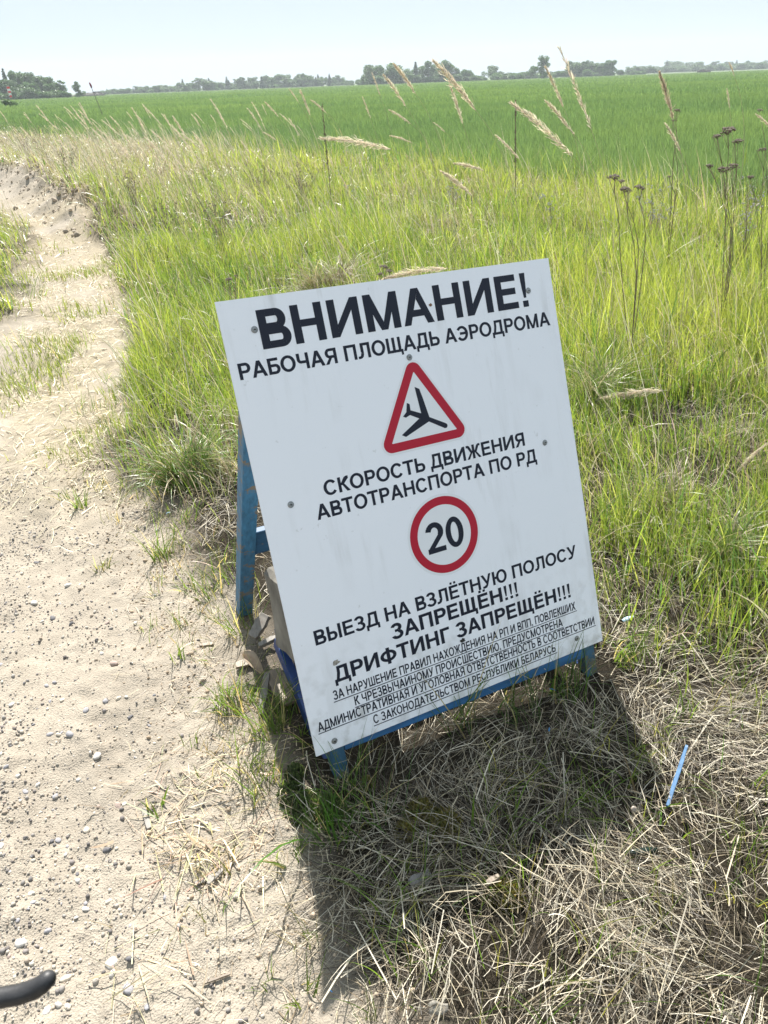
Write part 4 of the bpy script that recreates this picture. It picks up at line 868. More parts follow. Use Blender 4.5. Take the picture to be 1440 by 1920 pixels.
def plume(tip, base, lab, dist=None, group=None, col=(.64, .58, .47), lean=.18, lush=1.0, seed=0, copies=None):
    Lpx = math.hypot(tip[0] - base[0], tip[1] - base[1]); D = dist or min(13.0, max(3.2, .21 * 1750 / Lpx))
    bw = at_dist(*base, D); tw = at_dist(*tip, D - .02); hl = np.linalg.norm(tw - bw)
    gx = bw[0] + lean * (bw[2] + .1); gy = bw[1] + .05; gw = np.array([gx, gy, H(np.array([gx]), np.array([gy]))[0] - .01])
    hair = max(.014, min(.032, hl * .10)); mb, V, Fq, r = plume_mesh(tw, bw, gw, seed, int(330 * lush), (.0012 + .00016 * D), hair * (1 + .02 * D), hl * .035 * lush)
    root = thing('grass_plume', lab, 'dry grass', gw, group)
    mb.build('stem', M_STEM, root, smooth=True)
    c = np.repeat(jit(col, len(V) // 6, .14), 6, 0); np_mesh('feathery_head', V, Fq, M_PLUME, np.clip(c, 0, 1), parent=root)
    return root
PLS = [((602, 260), (733, 281), 'long pale plume arching flat above the middle of the verge, thickest of its kind', 4.6, 1.1),
       ((813, 115), (893, 208), 'largest feathery plume, its tip against the mid tree line', 3.9, 1.1),
       ((738, 120), (780, 177), 'fluffy plume tip crossing the tall dark tree clump', None, 1.2), ((720, 142), (763, 203), 'slim plume left of the fluffy one below the tree clump', None, .9),
       ((843, 160), (868, 233), 'slender plume hanging just under the largest one', None, 1.0), ((730, 207), (770, 232), 'small slanting plume in the crop below the tree clump', 8, .9),
       ((583, 188), (612, 212), 'plume head bent over the left dark dock spike', 9, 1.0), ((563, 170), (582, 217), 'upright thin plume left of the dock spike', 9, .9), ((542, 167), (560, 192), 'short pale plume over the middle crop', 9, .9),
       ((497, 192), (523, 220), 'short slanting plume above the dark weed patch', 9, .9), ((813, 230), (835, 248), 'tiny pale plume low in the crop, mid picture', 10, .8), ((732, 255), (770, 267), 'low flat plume right of the long arching one', 6.5, 1.0),
       ((852, 307), (908, 320), 'flat lying plume where grass meets crop', 5.5, 1.2), ((827, 322), (885, 367), 'bushy plume drooping into the grass below the flat lying one', 4.6, 1.3), ((680, 183), (695, 223), 'faint thin plume between two taller ones', 9, .7), ((698, 138), (713, 180), 'faint plume beside the tree clump left side', 9, .7),
       ((493, 248), (518, 263), 'pale plume stub at the dark weed patch', 8, 1.0), ((960, 195), (1073, 293), 'long drooping plume running right from the tall dock spike', 4.0, 1.0), ((1023, 127), (1057, 203), 'plume with its tip before the lone big tree', 5.0, 1.0),
       ((1048, 90), (1110, 247), 'tallest loose plume rising above the horizon', 4.4, .55), ((1023, 190), (1077, 253), 'slim plume sloping below the lone big tree', 5.0, .9), ((1247, 232), (1277, 287), 'pale plume crossing the brown dock stalk', 5.0, 1.0), ((1237, 137), (1262, 225), 'brownish upright plume at the horizon on the right', 4.4, 1.2),
       ((1363, 167), (1368, 203), 'small upright plume over the right crop', 8, .9), ((1367, 117), (1377, 143), 'small pale plume tip on the horizon at the right', 8, .9), ((1418, 215), (1452, 246), 'plume at the right picture edge', 5.0, 1.0),
       ((1122, 750), (1243, 732), 'straw coloured plume lying flat in the grass right of the board', 3.9, 1.5), ((722, 523), (838, 503), 'pale plume lying flat behind the board top edge', 3.9, 1.3), ((1385, 880), (1440, 830), 'pale plume lying in the grass at the right picture edge', 3.3, 1.1), ((930, 255), (975, 300), 'thin plume crossing the foot of the tall dock spike', 7, .7)]
for k_, (t_, b_, lab, D_, lush) in enumerate(PLS):
    low = b_[1] > 400
    plume(t_, b_, lab, D_, None, (.50, .42, .33) if 'brownish' in lab else (.66, .60, .49), .05 if low else .16, lush, k_ + 1)
# the pale thicket by the bend of the track: many like stalks, built from a few and copied
protos = []
for k_ in range(7):
    r_ = plume((300 - 26 + random.uniform(-8, 8), 215), (300 + random.uniform(-3, 3), 250 + random.uniform(-6, 6)), 'dry feathery plume leaning left in the pale thicket by the track bend', 15, 'plumes of the pale thicket by the bend', (.70, .65, .54), .2, .62, 100 + k_)
    protos.append(r_)
used = set()
for k_ in range(105):
    px = min(640, max(-20, random.gauss(290, 150))); D = random.uniform(10.5, 24) * (1.25 if px < 250 else 1)
    py = 0; g = at_dist(px, 500, D); gx, gy = g[0], g[1]
    if field_d(np.array([gx]), np.array([gy]))[0] > 2.5 or dirt_mask(np.array([gx]), np.array([gy]))[0] > .2: continue
    src = protos[k_ % 7]
    if src.name not in used: used.add(src.name); c = src
    else:
        c = src.copy(); COL.objects.link(c)
        for ch in src.children: q = ch.copy(); COL.objects.link(q); q.parent = c
    c.location = (gx, gy, H(np.array([gx]), np.array([gy]))[0]); s_ = random.uniform(.65, 1.1); c.scale = (s_, s_, s_ * random.uniform(.8, 1.1)); c.rotation_euler = (random.uniform(-.12, .12), random.uniform(-.15, .1), random.uniform(-.5, .5))

# ------------------------------------------------------------------ dead flower stalks
def umbel(mb, c, r, n, rr, mi=1):
    """flat dark seed head: many small knobs on short rays"""
    for k in range(n):
        a_ = rr.random() * 6.283; q = r * math.sqrt(rr.random()); p_ = np.array([c[0] + q * math.cos(a_), c[1] + q * math.sin(a_), c[2] + rr.uniform(-.3, .3) * r * .5 - .25 * q * q / r])
        s_ = r * rr.uniform(.16, .28); v = [p_ + s_ * np.array(d_) for d_ in ((1, 0, 0), (0, 1, 0), (-1, 0, 0), (0, -1, 0), (0, 0, .8), (0, 0, -.9))]
        mb.add(v, [(0, 1, 4), (1, 2, 4), (2, 3, 4), (3, 0, 4), (1, 0, 5), (2, 1, 5), (3, 2, 5), (0, 3, 5)], mi)
        if k % 3 == 0: mb.tube([(c[0], c[1], c[2] - r * .9), p_], .0011, 3, False, 0)
M_SEED = simple('dark_seed_head', (.19, .155, .12), .9, noise=.4, nscale=120)
def tansy(base, heads, D, lab, seed, fork=.45, thick=.0030):
    rr = random.Random(seed); g = at_dist(*base, D); g[2] = H(g[0:1], g[1:2])[0]
    root = thing('dead_tansy', lab, 'dead flower', g); st = MB(); hd = MB()
    for i, (px, py, rpx) in enumerate(heads):
        hpos = at_dist(px, py, D + rr.uniform(-.1, .1)) - g; r = .75 * rpx / 1750 * D
        f0 = fork + rr.uniform(-.12, .2); main = np.array([hpos[0] * .25, hpos[1] * .25, hpos[2] * f0]) if i else hpos * f0
        k = 7; pts = [np.array([0, 0, -.02])] + [main * (j / 3) + np.array([rr.uniform(-.006, .006), 0, 0]) for j in range(1, 4)] + [main + (hpos - main) * (j / 3) ** 1.0 + np.array([.012 * math.sin(j * 2 + seed), 0, .02 * math.sin(math.pi * j / 3)]) for j in range(1, 4)]
        pts[-1] = hpos - np.array([0, 0, r * .8])
        st.tube(pts, [thick, thick * .95, thick * .9, thick * .8, thick * .7, thick * .55, thick * .45], 5)
        hd = MB(); umbel(hd, hpos, r, 30, rr, 0)
        for s_ in range(2 if r > .02 else 0):
            o_ = np.array([rr.uniform(-1.0, 1.0) * r, rr.uniform(-.6, .6) * r, -rr.uniform(.1, .6) * r]); umbel(hd, hpos + o_, r * .6, 14, rr, 0); st.tube([pts[-2], hpos + o_ - np.array([0, 0, r * .4])], .0015, 4)
        hd.build('seed_head', M_SEED, root)
    st.build('stem', M_STEMB, root, smooth=True); return root
tansy((1190, 640), ((1152, 328, 14), (1165, 338, 10), (1172, 352, 15), (1198, 348, 12)), 4.6, 'dead tansy on two tall stems in the grass right of the board', 1, .55)
tansy((1362, 585), ((1368, 240, 18), (1345, 253, 10), (1385, 262, 12), (1358, 314, 15), (1375, 308, 13), (1330, 309, 10)), 5.6, 'tallest dead tansy with brown heads, near the right picture edge', 2, .5)
tansy((1440, 520), ((1430, 278, 9), (1408, 330, 9), (1425, 205, 7), (1445, 285, 10)), 6.4, 'dead tansy half cut off by the right picture edge', 3, .5)
tansy((722, 560), ((718, 498, 12), (730, 506, 11), (712, 512, 9)), 3.9, 'short dark seed head just above the board top edge', 4, .5, .003)
tansy((430, 580), ((428, 522, 11), (442, 516, 6)), 3.8, 'grey dead seed head left of the board top corner', 5, .5, .003)
tansy((1265, 430), ((1270, 205, 7), (1262, 225, 5), (1255, 330, 6)), 7.0, 'thin dark stalk with few heads between the two tansies', 6, .6, .0035)
def spike(base, top, D, lab, seed, rad=.012):
    rr = random.Random(seed); tp = at_dist(*top, D); g = at_dist(*base, D); g[2] = H(g[0:1], g[1:2])[0]; tp = tp - g
    root = thing('dock_spike', lab, 'dead flower', g); b = MB(); b.tube([(0, 0, -.02), tp * .35 + np.array([.006, 0, 0]), tp * .7, tp], [.006, .0055, .005, .003], 6); b.build('stem', M_STEMB, root, smooth=True)
    h_ = MB()
    for k in range(90):
        f = rr.uniform(.45, 1.0); p_ = tp * f; a_ = rr.random() * 6.283; r = rad * rr.uniform(.3, 1) * (1.15 - f * .55); c_ = p_ + np.array([r * math.cos(a_), r * math.sin(a_), 0]); s_ = rr.uniform(.005, .009)
        v = [c_ + s_ * np.array(d_) for d_ in ((1, 0, 0), (0, 1, 0), (-1, 0, 0), (0, -1, 0), (0, 0, 1.6), (0, 0, -1.2))]
        h_.add(v, [(0, 1, 4), (1, 2, 4), (2, 3, 4), (3, 0, 4), (1, 0, 5), (2, 1, 5), (3, 2, 5), (0, 3, 5)])
    h_.build('seed_spike', M_STEMB, root); return root
spike((969, 330), (967, 187), 11.0, 'tall straight dark dock spike at the crop edge, right of centre', 1, .016)
spike((616, 300), (604, 195), 11.5, 'leaning dark dock spike at the crop edge, left of centre', 2, .018)
spike((944, 350), (946, 372), 6.0, 'broken short dock stump low in the grass', 3, .01) if False else None
# twiggy dead weeds and fluffy thistles
def twiggy(px, py, D, hgt, n, lab, seed, fluff=0, wid=.12):
    rr = random.Random(seed); g = at_dist(px, py, D); g[2] = H(g[0:1], g[1:2])[0]; b = MB(); fl = b
    for k in range(n):
        a_ = rr.random() * 6.283; h_ = hgt * rr.uniform(.55, 1.05); w_ = wid * rr.random()
        p1 = np.array([w_ * .3 * math.cos(a_), w_ * .3 * math.sin(a_), h_ * .45]); p2 = np.array([w_ * math.cos(a_) - .08 * h_, w_ * math.sin(a_), h_])
        b.tube([(0, 0, -.02), p1, p2], [.003, .0022, .0012], 4)
        for j in range(4):
            q = p1 + (p2 - p1) * rr.random(); e_ = q + np.array([rr.uniform(-.06, .06), rr.uniform(-.06, .06), rr.uniform(.03, .10)]); b.tube([q, e_], [.0014, .0009], 3)
            if fluff or rr.random() < .7:
                for z in range(3):
                    c_ = e_ + np.array([rr.gauss(0, .008), rr.gauss(0, .008), rr.gauss(0, .008)]); s_ = rr.uniform(.004, .008) * (1.1 if fluff else 1)
                    v = [c_ + s_ * np.array(d_) for d_ in ((1, 0, 0), (0, 1, 0), (-1, 0, 0), (0, -1, 0), (0, 0, 1.2), (0, 0, -1))]
                    fl.add(v, [(0, 1, 4), (1, 2, 4), (2, 3, 4), (3, 0, 4), (1, 0, 5), (2, 1, 5), (3, 2, 5), (0, 3, 5)], 1)
    o = b.build('dead_weed', [M_TWIG, M_FLUFF if fluff else M_SEED]); o.location = g; return tag(o, lab, 'dead weed')
M_TWIG = simple('twig', (.24, .19, .15), .9); M_FLUFF = simple('seed_fluff', (.46, .45, .42), .9)
twiggy(408, 400, 8.6, .72, 15, 'twiggy brown dead weed standing in the grass left of centre', 1, wid=.30)
twiggy(560, 285, 12, .6, 30, 'dark patch of dead weed at the crop edge', 2, wid=.5)
twiggy(480, 290, 13, .55, 26, 'purplish brown dead weed behind the pale thicket', 3, wid=.5)
twiggy(1235, 360, 8.5, .6, 14, 'dark thistle with white fluff at the crop edge on the right', 4, 1, .3)
twiggy(1040, 350, 8.5, .55, 8, 'white fluffy thistle at the crop edge right of the dock spike', 5, 1, .2)
twiggy(850, 300, 10.5, .5, 7, 'white fluffy thistle below the tree clump', 6, 1, .25)
twiggy(1412, 380, 7.5, .75, 12, 'dark thistle with grey fluff beside the tallest tansy', 7, 1, .2)
twiggy(660, 290, 10, .95, 4, 'tall thin weed with white fluff over the crop', 8, 1, .15)
twiggy(120, 300, 17, .7, 24, 'brown dead weed left of the pale thicket', 9, wid=.4)
twiggy(40, 245, 26, .9, 26, 'dark dead weed at the left picture edge', 10, wid=.9)
twiggy(70, 240, 26, 1.0, 16, 'dark dead weed standing right of the left edge clump', 11, wid=.5)
twiggy(240, 305, 12, .6, 20, 'brown dead weed within the pale thicket', 12, wid=.35)
twiggy(300, 330, 9.5, .5, 18, 'low brown weed before the pale thicket', 13, wid=.3)

# old tussocks
def tussock(px, py, D, r, n, L, cols, lab, seed):
    g = at_dist(px, py, D); a_ = rng.random(n) * 6.283; q = r * .35 * np.sqrt(rng.random(n)); x = g[0] + q * np.cos(a_); y = g[1] + q * np.sin(a_); P = np.stack((x - g[0], y - g[1], H(x, y)), -1)
    V, Fq = blades(P, L * rng.lognormal(0, .25, n), rng.lognormal(math.log(.005), .3, n), a_ + rng.normal(0, .4, n), np.abs(rng.normal(.4, .25, n)), np.abs(rng.normal(1.5, .5, n)), 6)
    c = np.array(cols)[rng.integers(0, len(cols), n)] * (1 + rng.normal(0, .18, (n, 1)))
    o = np_mesh('grass_tussock', V, Fq, M_DRY, np.clip(spread(c, 6), 0, 1)); o.location = (g[0], g[1], 0); return tag(o, lab, 'grass tussock')
TC = [(.30, .24, .16), (.22, .17, .11), (.40, .34, .23), (.12, .15, .05)]
tussock(605, 425, 6.3, .5, 900, .42, TC, 'brown domed old grass tussock above the board left half', 1)
tussock(500, 520, 4.6, .3, 500, .33, TC, 'pale brown grass tussock above the board left corner', 2)
tussock(1340, 1110, 2.6, .22, 260, .26, [(.15, .23, .05), (.12, .20, .04), (.40, .34, .22)], 'green grass tuft leaning out right of the board', 3)
tussock(1240, 960, 2.9, .25, 260, .22, [(.46, .40, .28), (.38, .30, .20), (.14, .20, .05)], 'bleached grass tussock right of the board middle', 4)
tussock(1130, 610, 4.0, .3, 420, .38, [(.15, .24, .04), (.18, .25, .05), (.42, .36, .24)], 'leaning grass tussock behind the board right corner', 5)
tussock(340, 860, 3.2, .3, 420, .30, [(.10, .19, .03), (.14, .23, .04), (.36, .30, .18)], 'dark green grass tuft at the dirt edge left of the back leg', 6)
tussock(1400, 470, 6.0, .3, 300, .36, TC[1:], 'brown and green grass tussock near the right picture edge', 7)
# ------------------------------------------------------------------ far trees
def tree_mesh(kind, seed):
    """unit-height tree: crown of small leaf sprays round limbs, tapered trunk"""
    r = np.random.default_rng(seed); V = []; C = []
    tr = MB()
    if kind == 'bush':   cl = [(r.uniform(-.38, .38), r.uniform(-.3, .3), r.uniform(.3, .7), r.uniform(.2, .36)) for _ in range(9)]; trh = .3
    elif kind == 'slim': cl = [(r.normal(0, .06), r.normal(0, .06), z, .15 * (1.15 - z) + .05) for z in np.linspace(.2, .95, 11)]; trh = .85
    elif kind == 'tall': cl = [(r.normal(0, .12) * (1.2 - z), r.normal(0, .12), z, r.uniform(.11, .17)) for z in np.linspace(.12, .9, 14)]; trh = .8
    elif kind == 'conifer': cl = [(0, 0, z, .20 * (1.02 - z) + .02) for z in np.linspace(.12, .98, 12)]; trh = .9
    else:                cl = [(r.normal(0, .17), r.normal(0, .17), r.uniform(.16, .86), r.uniform(.13, .22)) for _ in range(17)]; trh = .6
    for (cx, cy, cz, rad) in cl:
        n = int(150 * (rad / .16) ** 2) + 50; d = r.normal(size=(n, 3)); d /= np.linalg.norm(d, axis=1)[:, None]
        q = rad * r.random(n)[:, None] ** .38; p_ = np.array([cx, cy, cz]) + d * q * np.array([1, 1, .85])
        sz = r.uniform(.018, .042, n)[:, None] * (1.25 if kind == 'bush' else 1); a_ = r.normal(size=(n, 3)); a_ /= np.linalg.norm(a_, axis=1)[:, None]; b_ = np.cross(a_, r.normal(size=(n, 3))); b_ /= np.linalg.norm(b_, axis=1)[:, None]
        V.append(np.stack((p_ - a_ * sz, p_ + b_ * sz * .6, p_ + a_ * sz, p_ - b_ * sz * .6), 1)); tone = r.uniform(.75, 1.25)
        base = np.array([.088, .155, .064]) if kind != 'conifer' else np.array([.06, .105, .06])
        C.append(np.repeat(base[None] * tone * (1 + r.normal(0, .2, (n, 1))), 4, 0))
    V = np.concatenate(V).reshape(-1, 3); C = np.clip(np.concatenate(C), 0, 1); V[:, 2] = np.maximum(V[:, 2], .01)
    tr.tube([(0, 0, -.02), (.01, 0, trh * .4), (0, .01, trh)], [.022, .016, .006], 6)
    for (cx, cy, cz, rad) in cl[::2]: tr.tube([(0, 0, max(.05, cz - .22)), (cx * .6, cy * .6, cz - .06), (cx, cy, cz)], [.009, .006, .003], 4)
    return V, C, tr
TM = {}
for ki, kind in enumerate(('round', 'tall', 'slim', 'bush', 'conifer')):
    for s_ in range(4):
        V, C, tr = tree_mesh(kind, 50 + ki * 10 + s_); Fq = np.arange(len(V)).reshape(-1, 4)
        a_ = np_mesh('crown', V, Fq, M_LEAF, C, smooth=False); b_ = tr.build('trunk', M_BARK)
        TM[kind, s_] = (a_.data, b_.data); bpy.data.objects.remove(a_); bpy.data.objects.remove(b_)
NAMES = dict(round='broadleaf_tree', tall='broadleaf_tree', slim='birch_tree', bush='shrub', conifer='spruce_tree')
def tree(px, ytop, D, kind, lab, group=None, wide=1.0, s_=None):
    tp = at_dist(px, ytop, D); h_ = max(1.5, tp[2]); s_ = random.randrange(4) if s_ is None else s_
    r_ = thing(NAMES[kind], lab, 'shrub' if kind == 'bush' else 'tree', (tp[0], tp[1], -.12 * h_ if kind == 'bush' else -.03 * h_), group)
    for nm, me in zip(('crown', 'trunk'), TM[kind, s_]): link_mesh(nm, me, r_)
    r_.scale = (h_ * wide * 1.12, h_ * wide * 1.12, h_); r_.rotation_euler = (0, 0, random.random() * 6.28); return r_
G1 = 'trees of the wood at the left edge'
for (px, yt, D, kd) in ((-60, 128, 395, 'round'), (-38, 124, 405, 'tall'), (-20, 128, 390, 'round'), (4, 127, 400, 'conifer'), (18, 131, 395, 'tall'), (31, 132, 410, 'round'), (44, 135, 395, 'tall'), (57, 139, 410, 'round'), (69, 141, 398, 'tall'), (80, 141, 404, 'round'), (90, 143, 396, 'tall'), (97, 149, 402, 'round'), (12, 146, 386, 'round'), (38, 148, 384, 'round'), (62, 152, 388, 'round'), (85, 155, 386, 'round'), (26, 138, 425, 'tall'), (50, 138, 425, 'tall'), (75, 142, 425, 'round')):
    tree(px, yt, D, kd, 'leafy tree in the dense wood at the left picture edge', G1, 1.0 if kd == 'round' else .9)
tree(110, 150, 398, 'slim', 'slim birch at the right end of the left wood', None, 1.6)
tree(142, 152, 380, 'tall', 'lone dark tree standing free right of the left wood', None, 1.0, 1)
for px, yt in ((20, 167), (8, 172), (35, 170), (55, 172), (78, 167), (93, 170), (108, 170), (118, 166), (128, 170)): tree(px, yt, 372, 'bush', 'rounded shrub at the foot of the left wood', 'shrubs at the foot of the left wood', 1.0)
tree(17, 190, 150, 'bush', 'small dark shrub alone in the crop by the windsock', None, 1.3)
tree(23, 164, 366, 'slim', 'pale young birch before the left wood', None, 1.5)
G2 = 'trees of the long hazy row left of the tall clump'
x_ = 200
while x_ < 640:
    base_y = 178 - (x_ - 200) * .0455
    yt = base_y - (random.uniform(7, 12) if x_ < 235 else random.uniform(9, 15) if x_ < 330 else random.uniform(13, 25)); kd = random.choice(('round', 'tall', 'tall', 'slim', 'conifer', 'round', 'tall'))
    tree(x_, yt, random.uniform(640, 720), kd, 'small tree in the long hazy row left of the tall tree clump', G2, random.uniform(1.2, 1.6) if kd != 'slim' else 1.9); x_ += random.uniform(3.2, 6.5)
# the tall clump
for (px, yt, D, kd, wd_, lab) in ((702, 119, 520, 'round', 1.15, 'broad tree at the left of the tall clump'), (728, 111, 515, 'round', 1.25, 'highest broad tree of the tall clump'), (745, 118, 530, 'round', 1.1, 'broad tree right of the highest one in the clump'),
        (779, 115, 540, 'conifer', 1.3, 'pointed dark spruce between the clump and the pair'), (803, 113, 535, 'tall', 1.3, 'tall tree right of the pointed spruce'), (834, 110, 530, 'round', 1.0, 'tall round tree behind the largest plume'),
        (870, 124, 560, 'bush', .9, 'dark rounded tree right of the largest plume'), (880, 127, 560, 'bush', .9, 'low dome shaped tree beside the dark rounded one'), (924, 121, 620, 'round', 1.2, 'pale broad tree standing apart right of the clump'), (945, 127, 620, 'bush', 1.3, 'dark low tree at the right of the pale broad one'),
        (1019, 103, 480, 'tall', 1.05, 'lone tall dark tree, largest on the horizon'), (1000, 122, 560, 'round', 1.1, 'hazy tree just left of the lone tall one'), (1042, 130, 600, 'bush', 1.1, 'low shrub just right of the lone tall tree'), (1057, 129, 600, 'bush', 1.1, 'dark shrub between the lone tree and the straight row'),
        (760, 132, 525, 'bush', 1.3, 'shrub below the clump between broad tree and spruce'), (690, 133, 530, 'bush', 1.2, 'shrub at the left foot of the tall clump'), (715, 137, 510, 'bush', 1.4, 'shrub at the middle foot of the tall clump'), (793, 135, 530, 'bush', 1.3, 'shrub at the foot of the pointed spruce'), (820, 134, 530, 'bush', 1.3, 'shrub below the tall round tree'), (855, 133, 540, 'bush', 1.2, 'shrub left of the dark rounded tree')):
    tree(px, yt, D, kd, lab, None, wd_)
x_ = 1068
while x_ < 1157: tree(x_, random.uniform(111, 119), random.uniform(600, 640), random.choice(('tall', 'round', 'tall', 'slim')), 'tree of the straight hazy row right of the lone tall tree', 'trees of the straight row right of the lone tall tree', random.uniform(1.2, 1.5)); x_ += random.uniform(5, 8)
for px, yt in ((1179, 122), (1196, 120), (1207, 121), (1218, 119), (1228, 124)): tree(px, yt, 760, 'round', 'tree of the small far group right of the straight row', 'small far group right of the straight row', 1.3)
G4 = 'low far trees along the right horizon'; x_ = 1238
while x_ < 1500: tree(x_, random.uniform(113, 123) - (3 if x_ > 1380 else 0), random.uniform(950, 1150), random.choice(('round', 'tall', 'round', 'conifer')), 'low hazy tree on the far right horizon', G4, random.uniform(1.3, 1.9)); x_ += random.uniform(4, 8)
for (px, yt, wd_) in ((690, 124, 1.2), (715, 117, 1.2), (737, 116, 1.2), (755, 124, 1.2), (768, 126, 1.1), (790, 124, 1.1), (815, 120, 1.2), (826, 117, 1.0), (846, 121, 1.1), (858, 126, 1.2)): tree(px, yt, 548, random.choice(('round', 'tall')), 'tree in the back row of the tall clump', 'back row of the tall clump', wd_)
# undergrowth that ties the rows together: one mass
V_, C_ = [], []
def belt(x0, x1, n, D0, D1, h0, h1):
    for _ in range(n):
        g = at_dist(random.uniform(x0, x1), 300, random.uniform(D0, D1)); V, C = np.array([0]), None
        me = TM['bush', random.randrange(4)][0]; k = len(me.vertices); v = np.empty(k * 3, np.float32); me.vertices.foreach_get('co', v); v = v.reshape(-1, 3)[:k // 2 // 4 * 4]; c4 = np.empty(k * 4, np.float32); me.attributes['tint'].data.foreach_get('color', c4); c = c4.reshape(-1, 4)[:len(v), :3]
        hh = random.uniform(h0, h1); V_.append(v * np.array([hh * 1.5, hh * 1.5, hh]) + np.array([g[0], g[1], -.2 * hh])); C_.append(c * random.uniform(.8, 1.25))
belt(195, 700, 170, 640, 740, 2.5, 5.5); belt(680, 970, 100, 540, 640, 3, 6); belt(950, 1180, 80, 600, 700, 3, 6.5); belt(1160, 1500, 150, 900, 1150, 5, 10); belt(-60, 130, 60, 375, 415, 3, 6)
V = np.concatenate(V_); o = np_mesh('far_undergrowth', V, np.arange(len(V)).reshape(-1, 4), M_LEAF, np.clip(np.concatenate(C_), 0, 1), smooth=False)
tag(o, 'hazy undergrowth running below the far tree rows', 'undergrowth', kind='stuff')

# ------------------------------------------------------------------ windsock, marker pole, earth heaps, far building
D = 250; tp = at_dist(12, 162.5, D); g = np.array([tp[0], tp[1], 0]); ws = thing('windsock', 'limp red and white striped windsock on a pole before the left wood', 'windsock', g)
M_POLE = simple('pole_grey', (.45, .45, .45), .6); M_SR = simple('sock_red', (.62, .04, .03), .7); M_SW = simple('sock_white', (.8, .8, .78), .7)
b = MB(); b.tube([(0, 0, -.3), (0, 0, tp[2])], [.05, .04], 8); b.build('pole', M_POLE, ws, smooth=True)
b = MB(); L = tp[2]; 
pts = [np.array([.42 + .18 * k / 6, -.05, L - .02 - .50 * k]) for k in range(6)]; rads = [.40, .40, .38, .35, .31, .27, .23]
for k in range(5): b.tube(pts[k:k + 2], rads[k:k + 2], 12, False, k % 2)
b.build('sock', [M_SR, M_SW], ws, smooth=True)
b = MB(); b.tube([np.array([.25 + .40 * math.cos(a_), .40 * math.sin(a_), L]) for a_ in np.linspace(0, 6.28, 17)], .025, 6); b.build('hoop', M_POLE, ws)
D = 62; tp = at_dist(168, 155.5, D); mp_ = thing('marker_pole', 'thin leaning marker pole with a dark red top beside the far earth heap', 'marker pole', (tp[0] + .55, tp[1], 0))
b = MB(); b.tube([(0, 0, -.2), (-.55, 0, tp[2])], .022, 8); b.build('pole', simple('pole_dark', (.13, .11, .11), .7), mp_)
b = MB(); b.tube([(-.48, 0, tp[2] * .87), (-.5, 0, tp[2] * .93), (-.56, 0, tp[2] * 1.01)], [.05, .07, .05], 8); b.build('flag', simple('flag_red', (.22, .03, .05), .8), mp_, smooth=True)
M_HEAP = simple('dark_earth', (.07, .065, .055), .95, noise=.4, nscale=.6, bump=.5)
def heap(px, D, wdt, hgt, lab):
    g = at_dist(px, 300, D); bm = bmesh.new(); bmesh.ops.create_icosphere(bm, subdivisions=4, radius=1)
    for v in bm.verts:
        k = 1 + .35 * fbm(np.array([v.co.x * 1.5 + px]), np.array([v.co.y * 1.5]), .6, 4)[0]; v.co.x *= wdt * k; v.co.y *= wdt * .4 * k; v.co.z = max(-.3, v.co.z) * hgt * k
    me = bpy.data.meshes.new('earth_heap'); bm.to_mesh(me); bm.free(); me.materials.append(M_HEAP); o = link_mesh('earth_heap', me); o.location = (g[0], g[1], 0); o.rotation_euler = (0, 0, -.2); tag(o, lab, 'earth heap')
heap(190, 430, 8, 1.5, 'long dark earth heap right of the marker pole'); heap(206, 440, 4, 1.9, 'short higher earth heap next to the long one')
heap(1292, 560, 4, 1.6, 'small dark heap at the far crop edge on the right')
g = at_dist(1357, 300, 980); fb = thing('farm_building', 'long low farm building with a pale roof on the right horizon', 'building', g)
M_WALL = simple('plaster', (.42, .42, .41), .85, noise=.15, nscale=.3); M_ROOF = simple('pale_roof', (.62, .63, .64), .6, noise=.1, nscale=.3)
b = MB(); b.box((0, 0, 1.6), (9, 0, 0), (0, 4, 0), (0, 0, 1.6)); b.build('wall', M_WALL, fb)
b = MB(); b.add([(-9.6, -4.5, 3.2), (9.6, -4.5, 3.2), (9.6, 4.5, 3.2), (-9.6, 4.5, 3.2), (-9.6, 0, 5.0), (9.6, 0, 5.0)], [(0, 1, 5, 4), (3, 4, 5, 2), (0, 4, 3), (1, 2, 5), (0, 3, 2, 1)]); b.build('roof', M_ROOF, fb)
for k in range(6):
    b = MB(); b.box((-7.2 + k * 2.9, -4.03, 1.9), (.6, 0, 0), (0, .04, 0), (0, 0, .5)); b.build('window', simple('window_dark', (.05, .06, .07), .2) if k == 0 else bpy.data.materials['window_dark'], fb)

# ------------------------------------------------------------------ the rider's bicycle, only a brake lever reaches into the picture
def dpt(px, py, dep): return CAM + ray(px, py) * dep
bk = thing('bicycle', 'black swept brake lever of a bicycle poking in at the lower left corner', 'bicycle', (-.45, -.05, 0)); B0 = np.array([-.45, -.05, 0])
M_BLK = simple('black_rubber', (.018, .018, .019), .55); M_FRAME = simple('bike_frame', (.03, .035, .05), .35); M_CHR = simple('bike_metal', (.35, .35, .36), .35, 1.0); M_LEV = simple('lever_black', (.026, .026, .028), .5, noise=.5, nscale=60, bump=.25)
LV = [dpt(px, py, d_) for px, py, d_ in ((-330, 1910, .50), (-180, 1886, .50), (-60, 1876, .50), (0, 1871, .50), (38, 1864, .50), (64, 1855, .50), (80, 1845, .50), (89, 1836, .50))]
root_ = LV[0]
hb = [np.array([-.62, -.04, 1.02]), np.array([-.64, .03, 1.08]), np.array([-.60, .16, 1.11]), root_ + np.array([-.05, -.05, .03]), root_ + np.array([.04, -.075, .03]), root_ + np.array([.16, -.085, .028]), root_ + np.array([.27, -.09, .025])]
hbl = [np.array([p_[0], -.08 - (p_[1] + .0), p_[2]]) for p_ in hb]
rel = lambda pts: [np.asarray(p_) - B0 for p_ in pts]
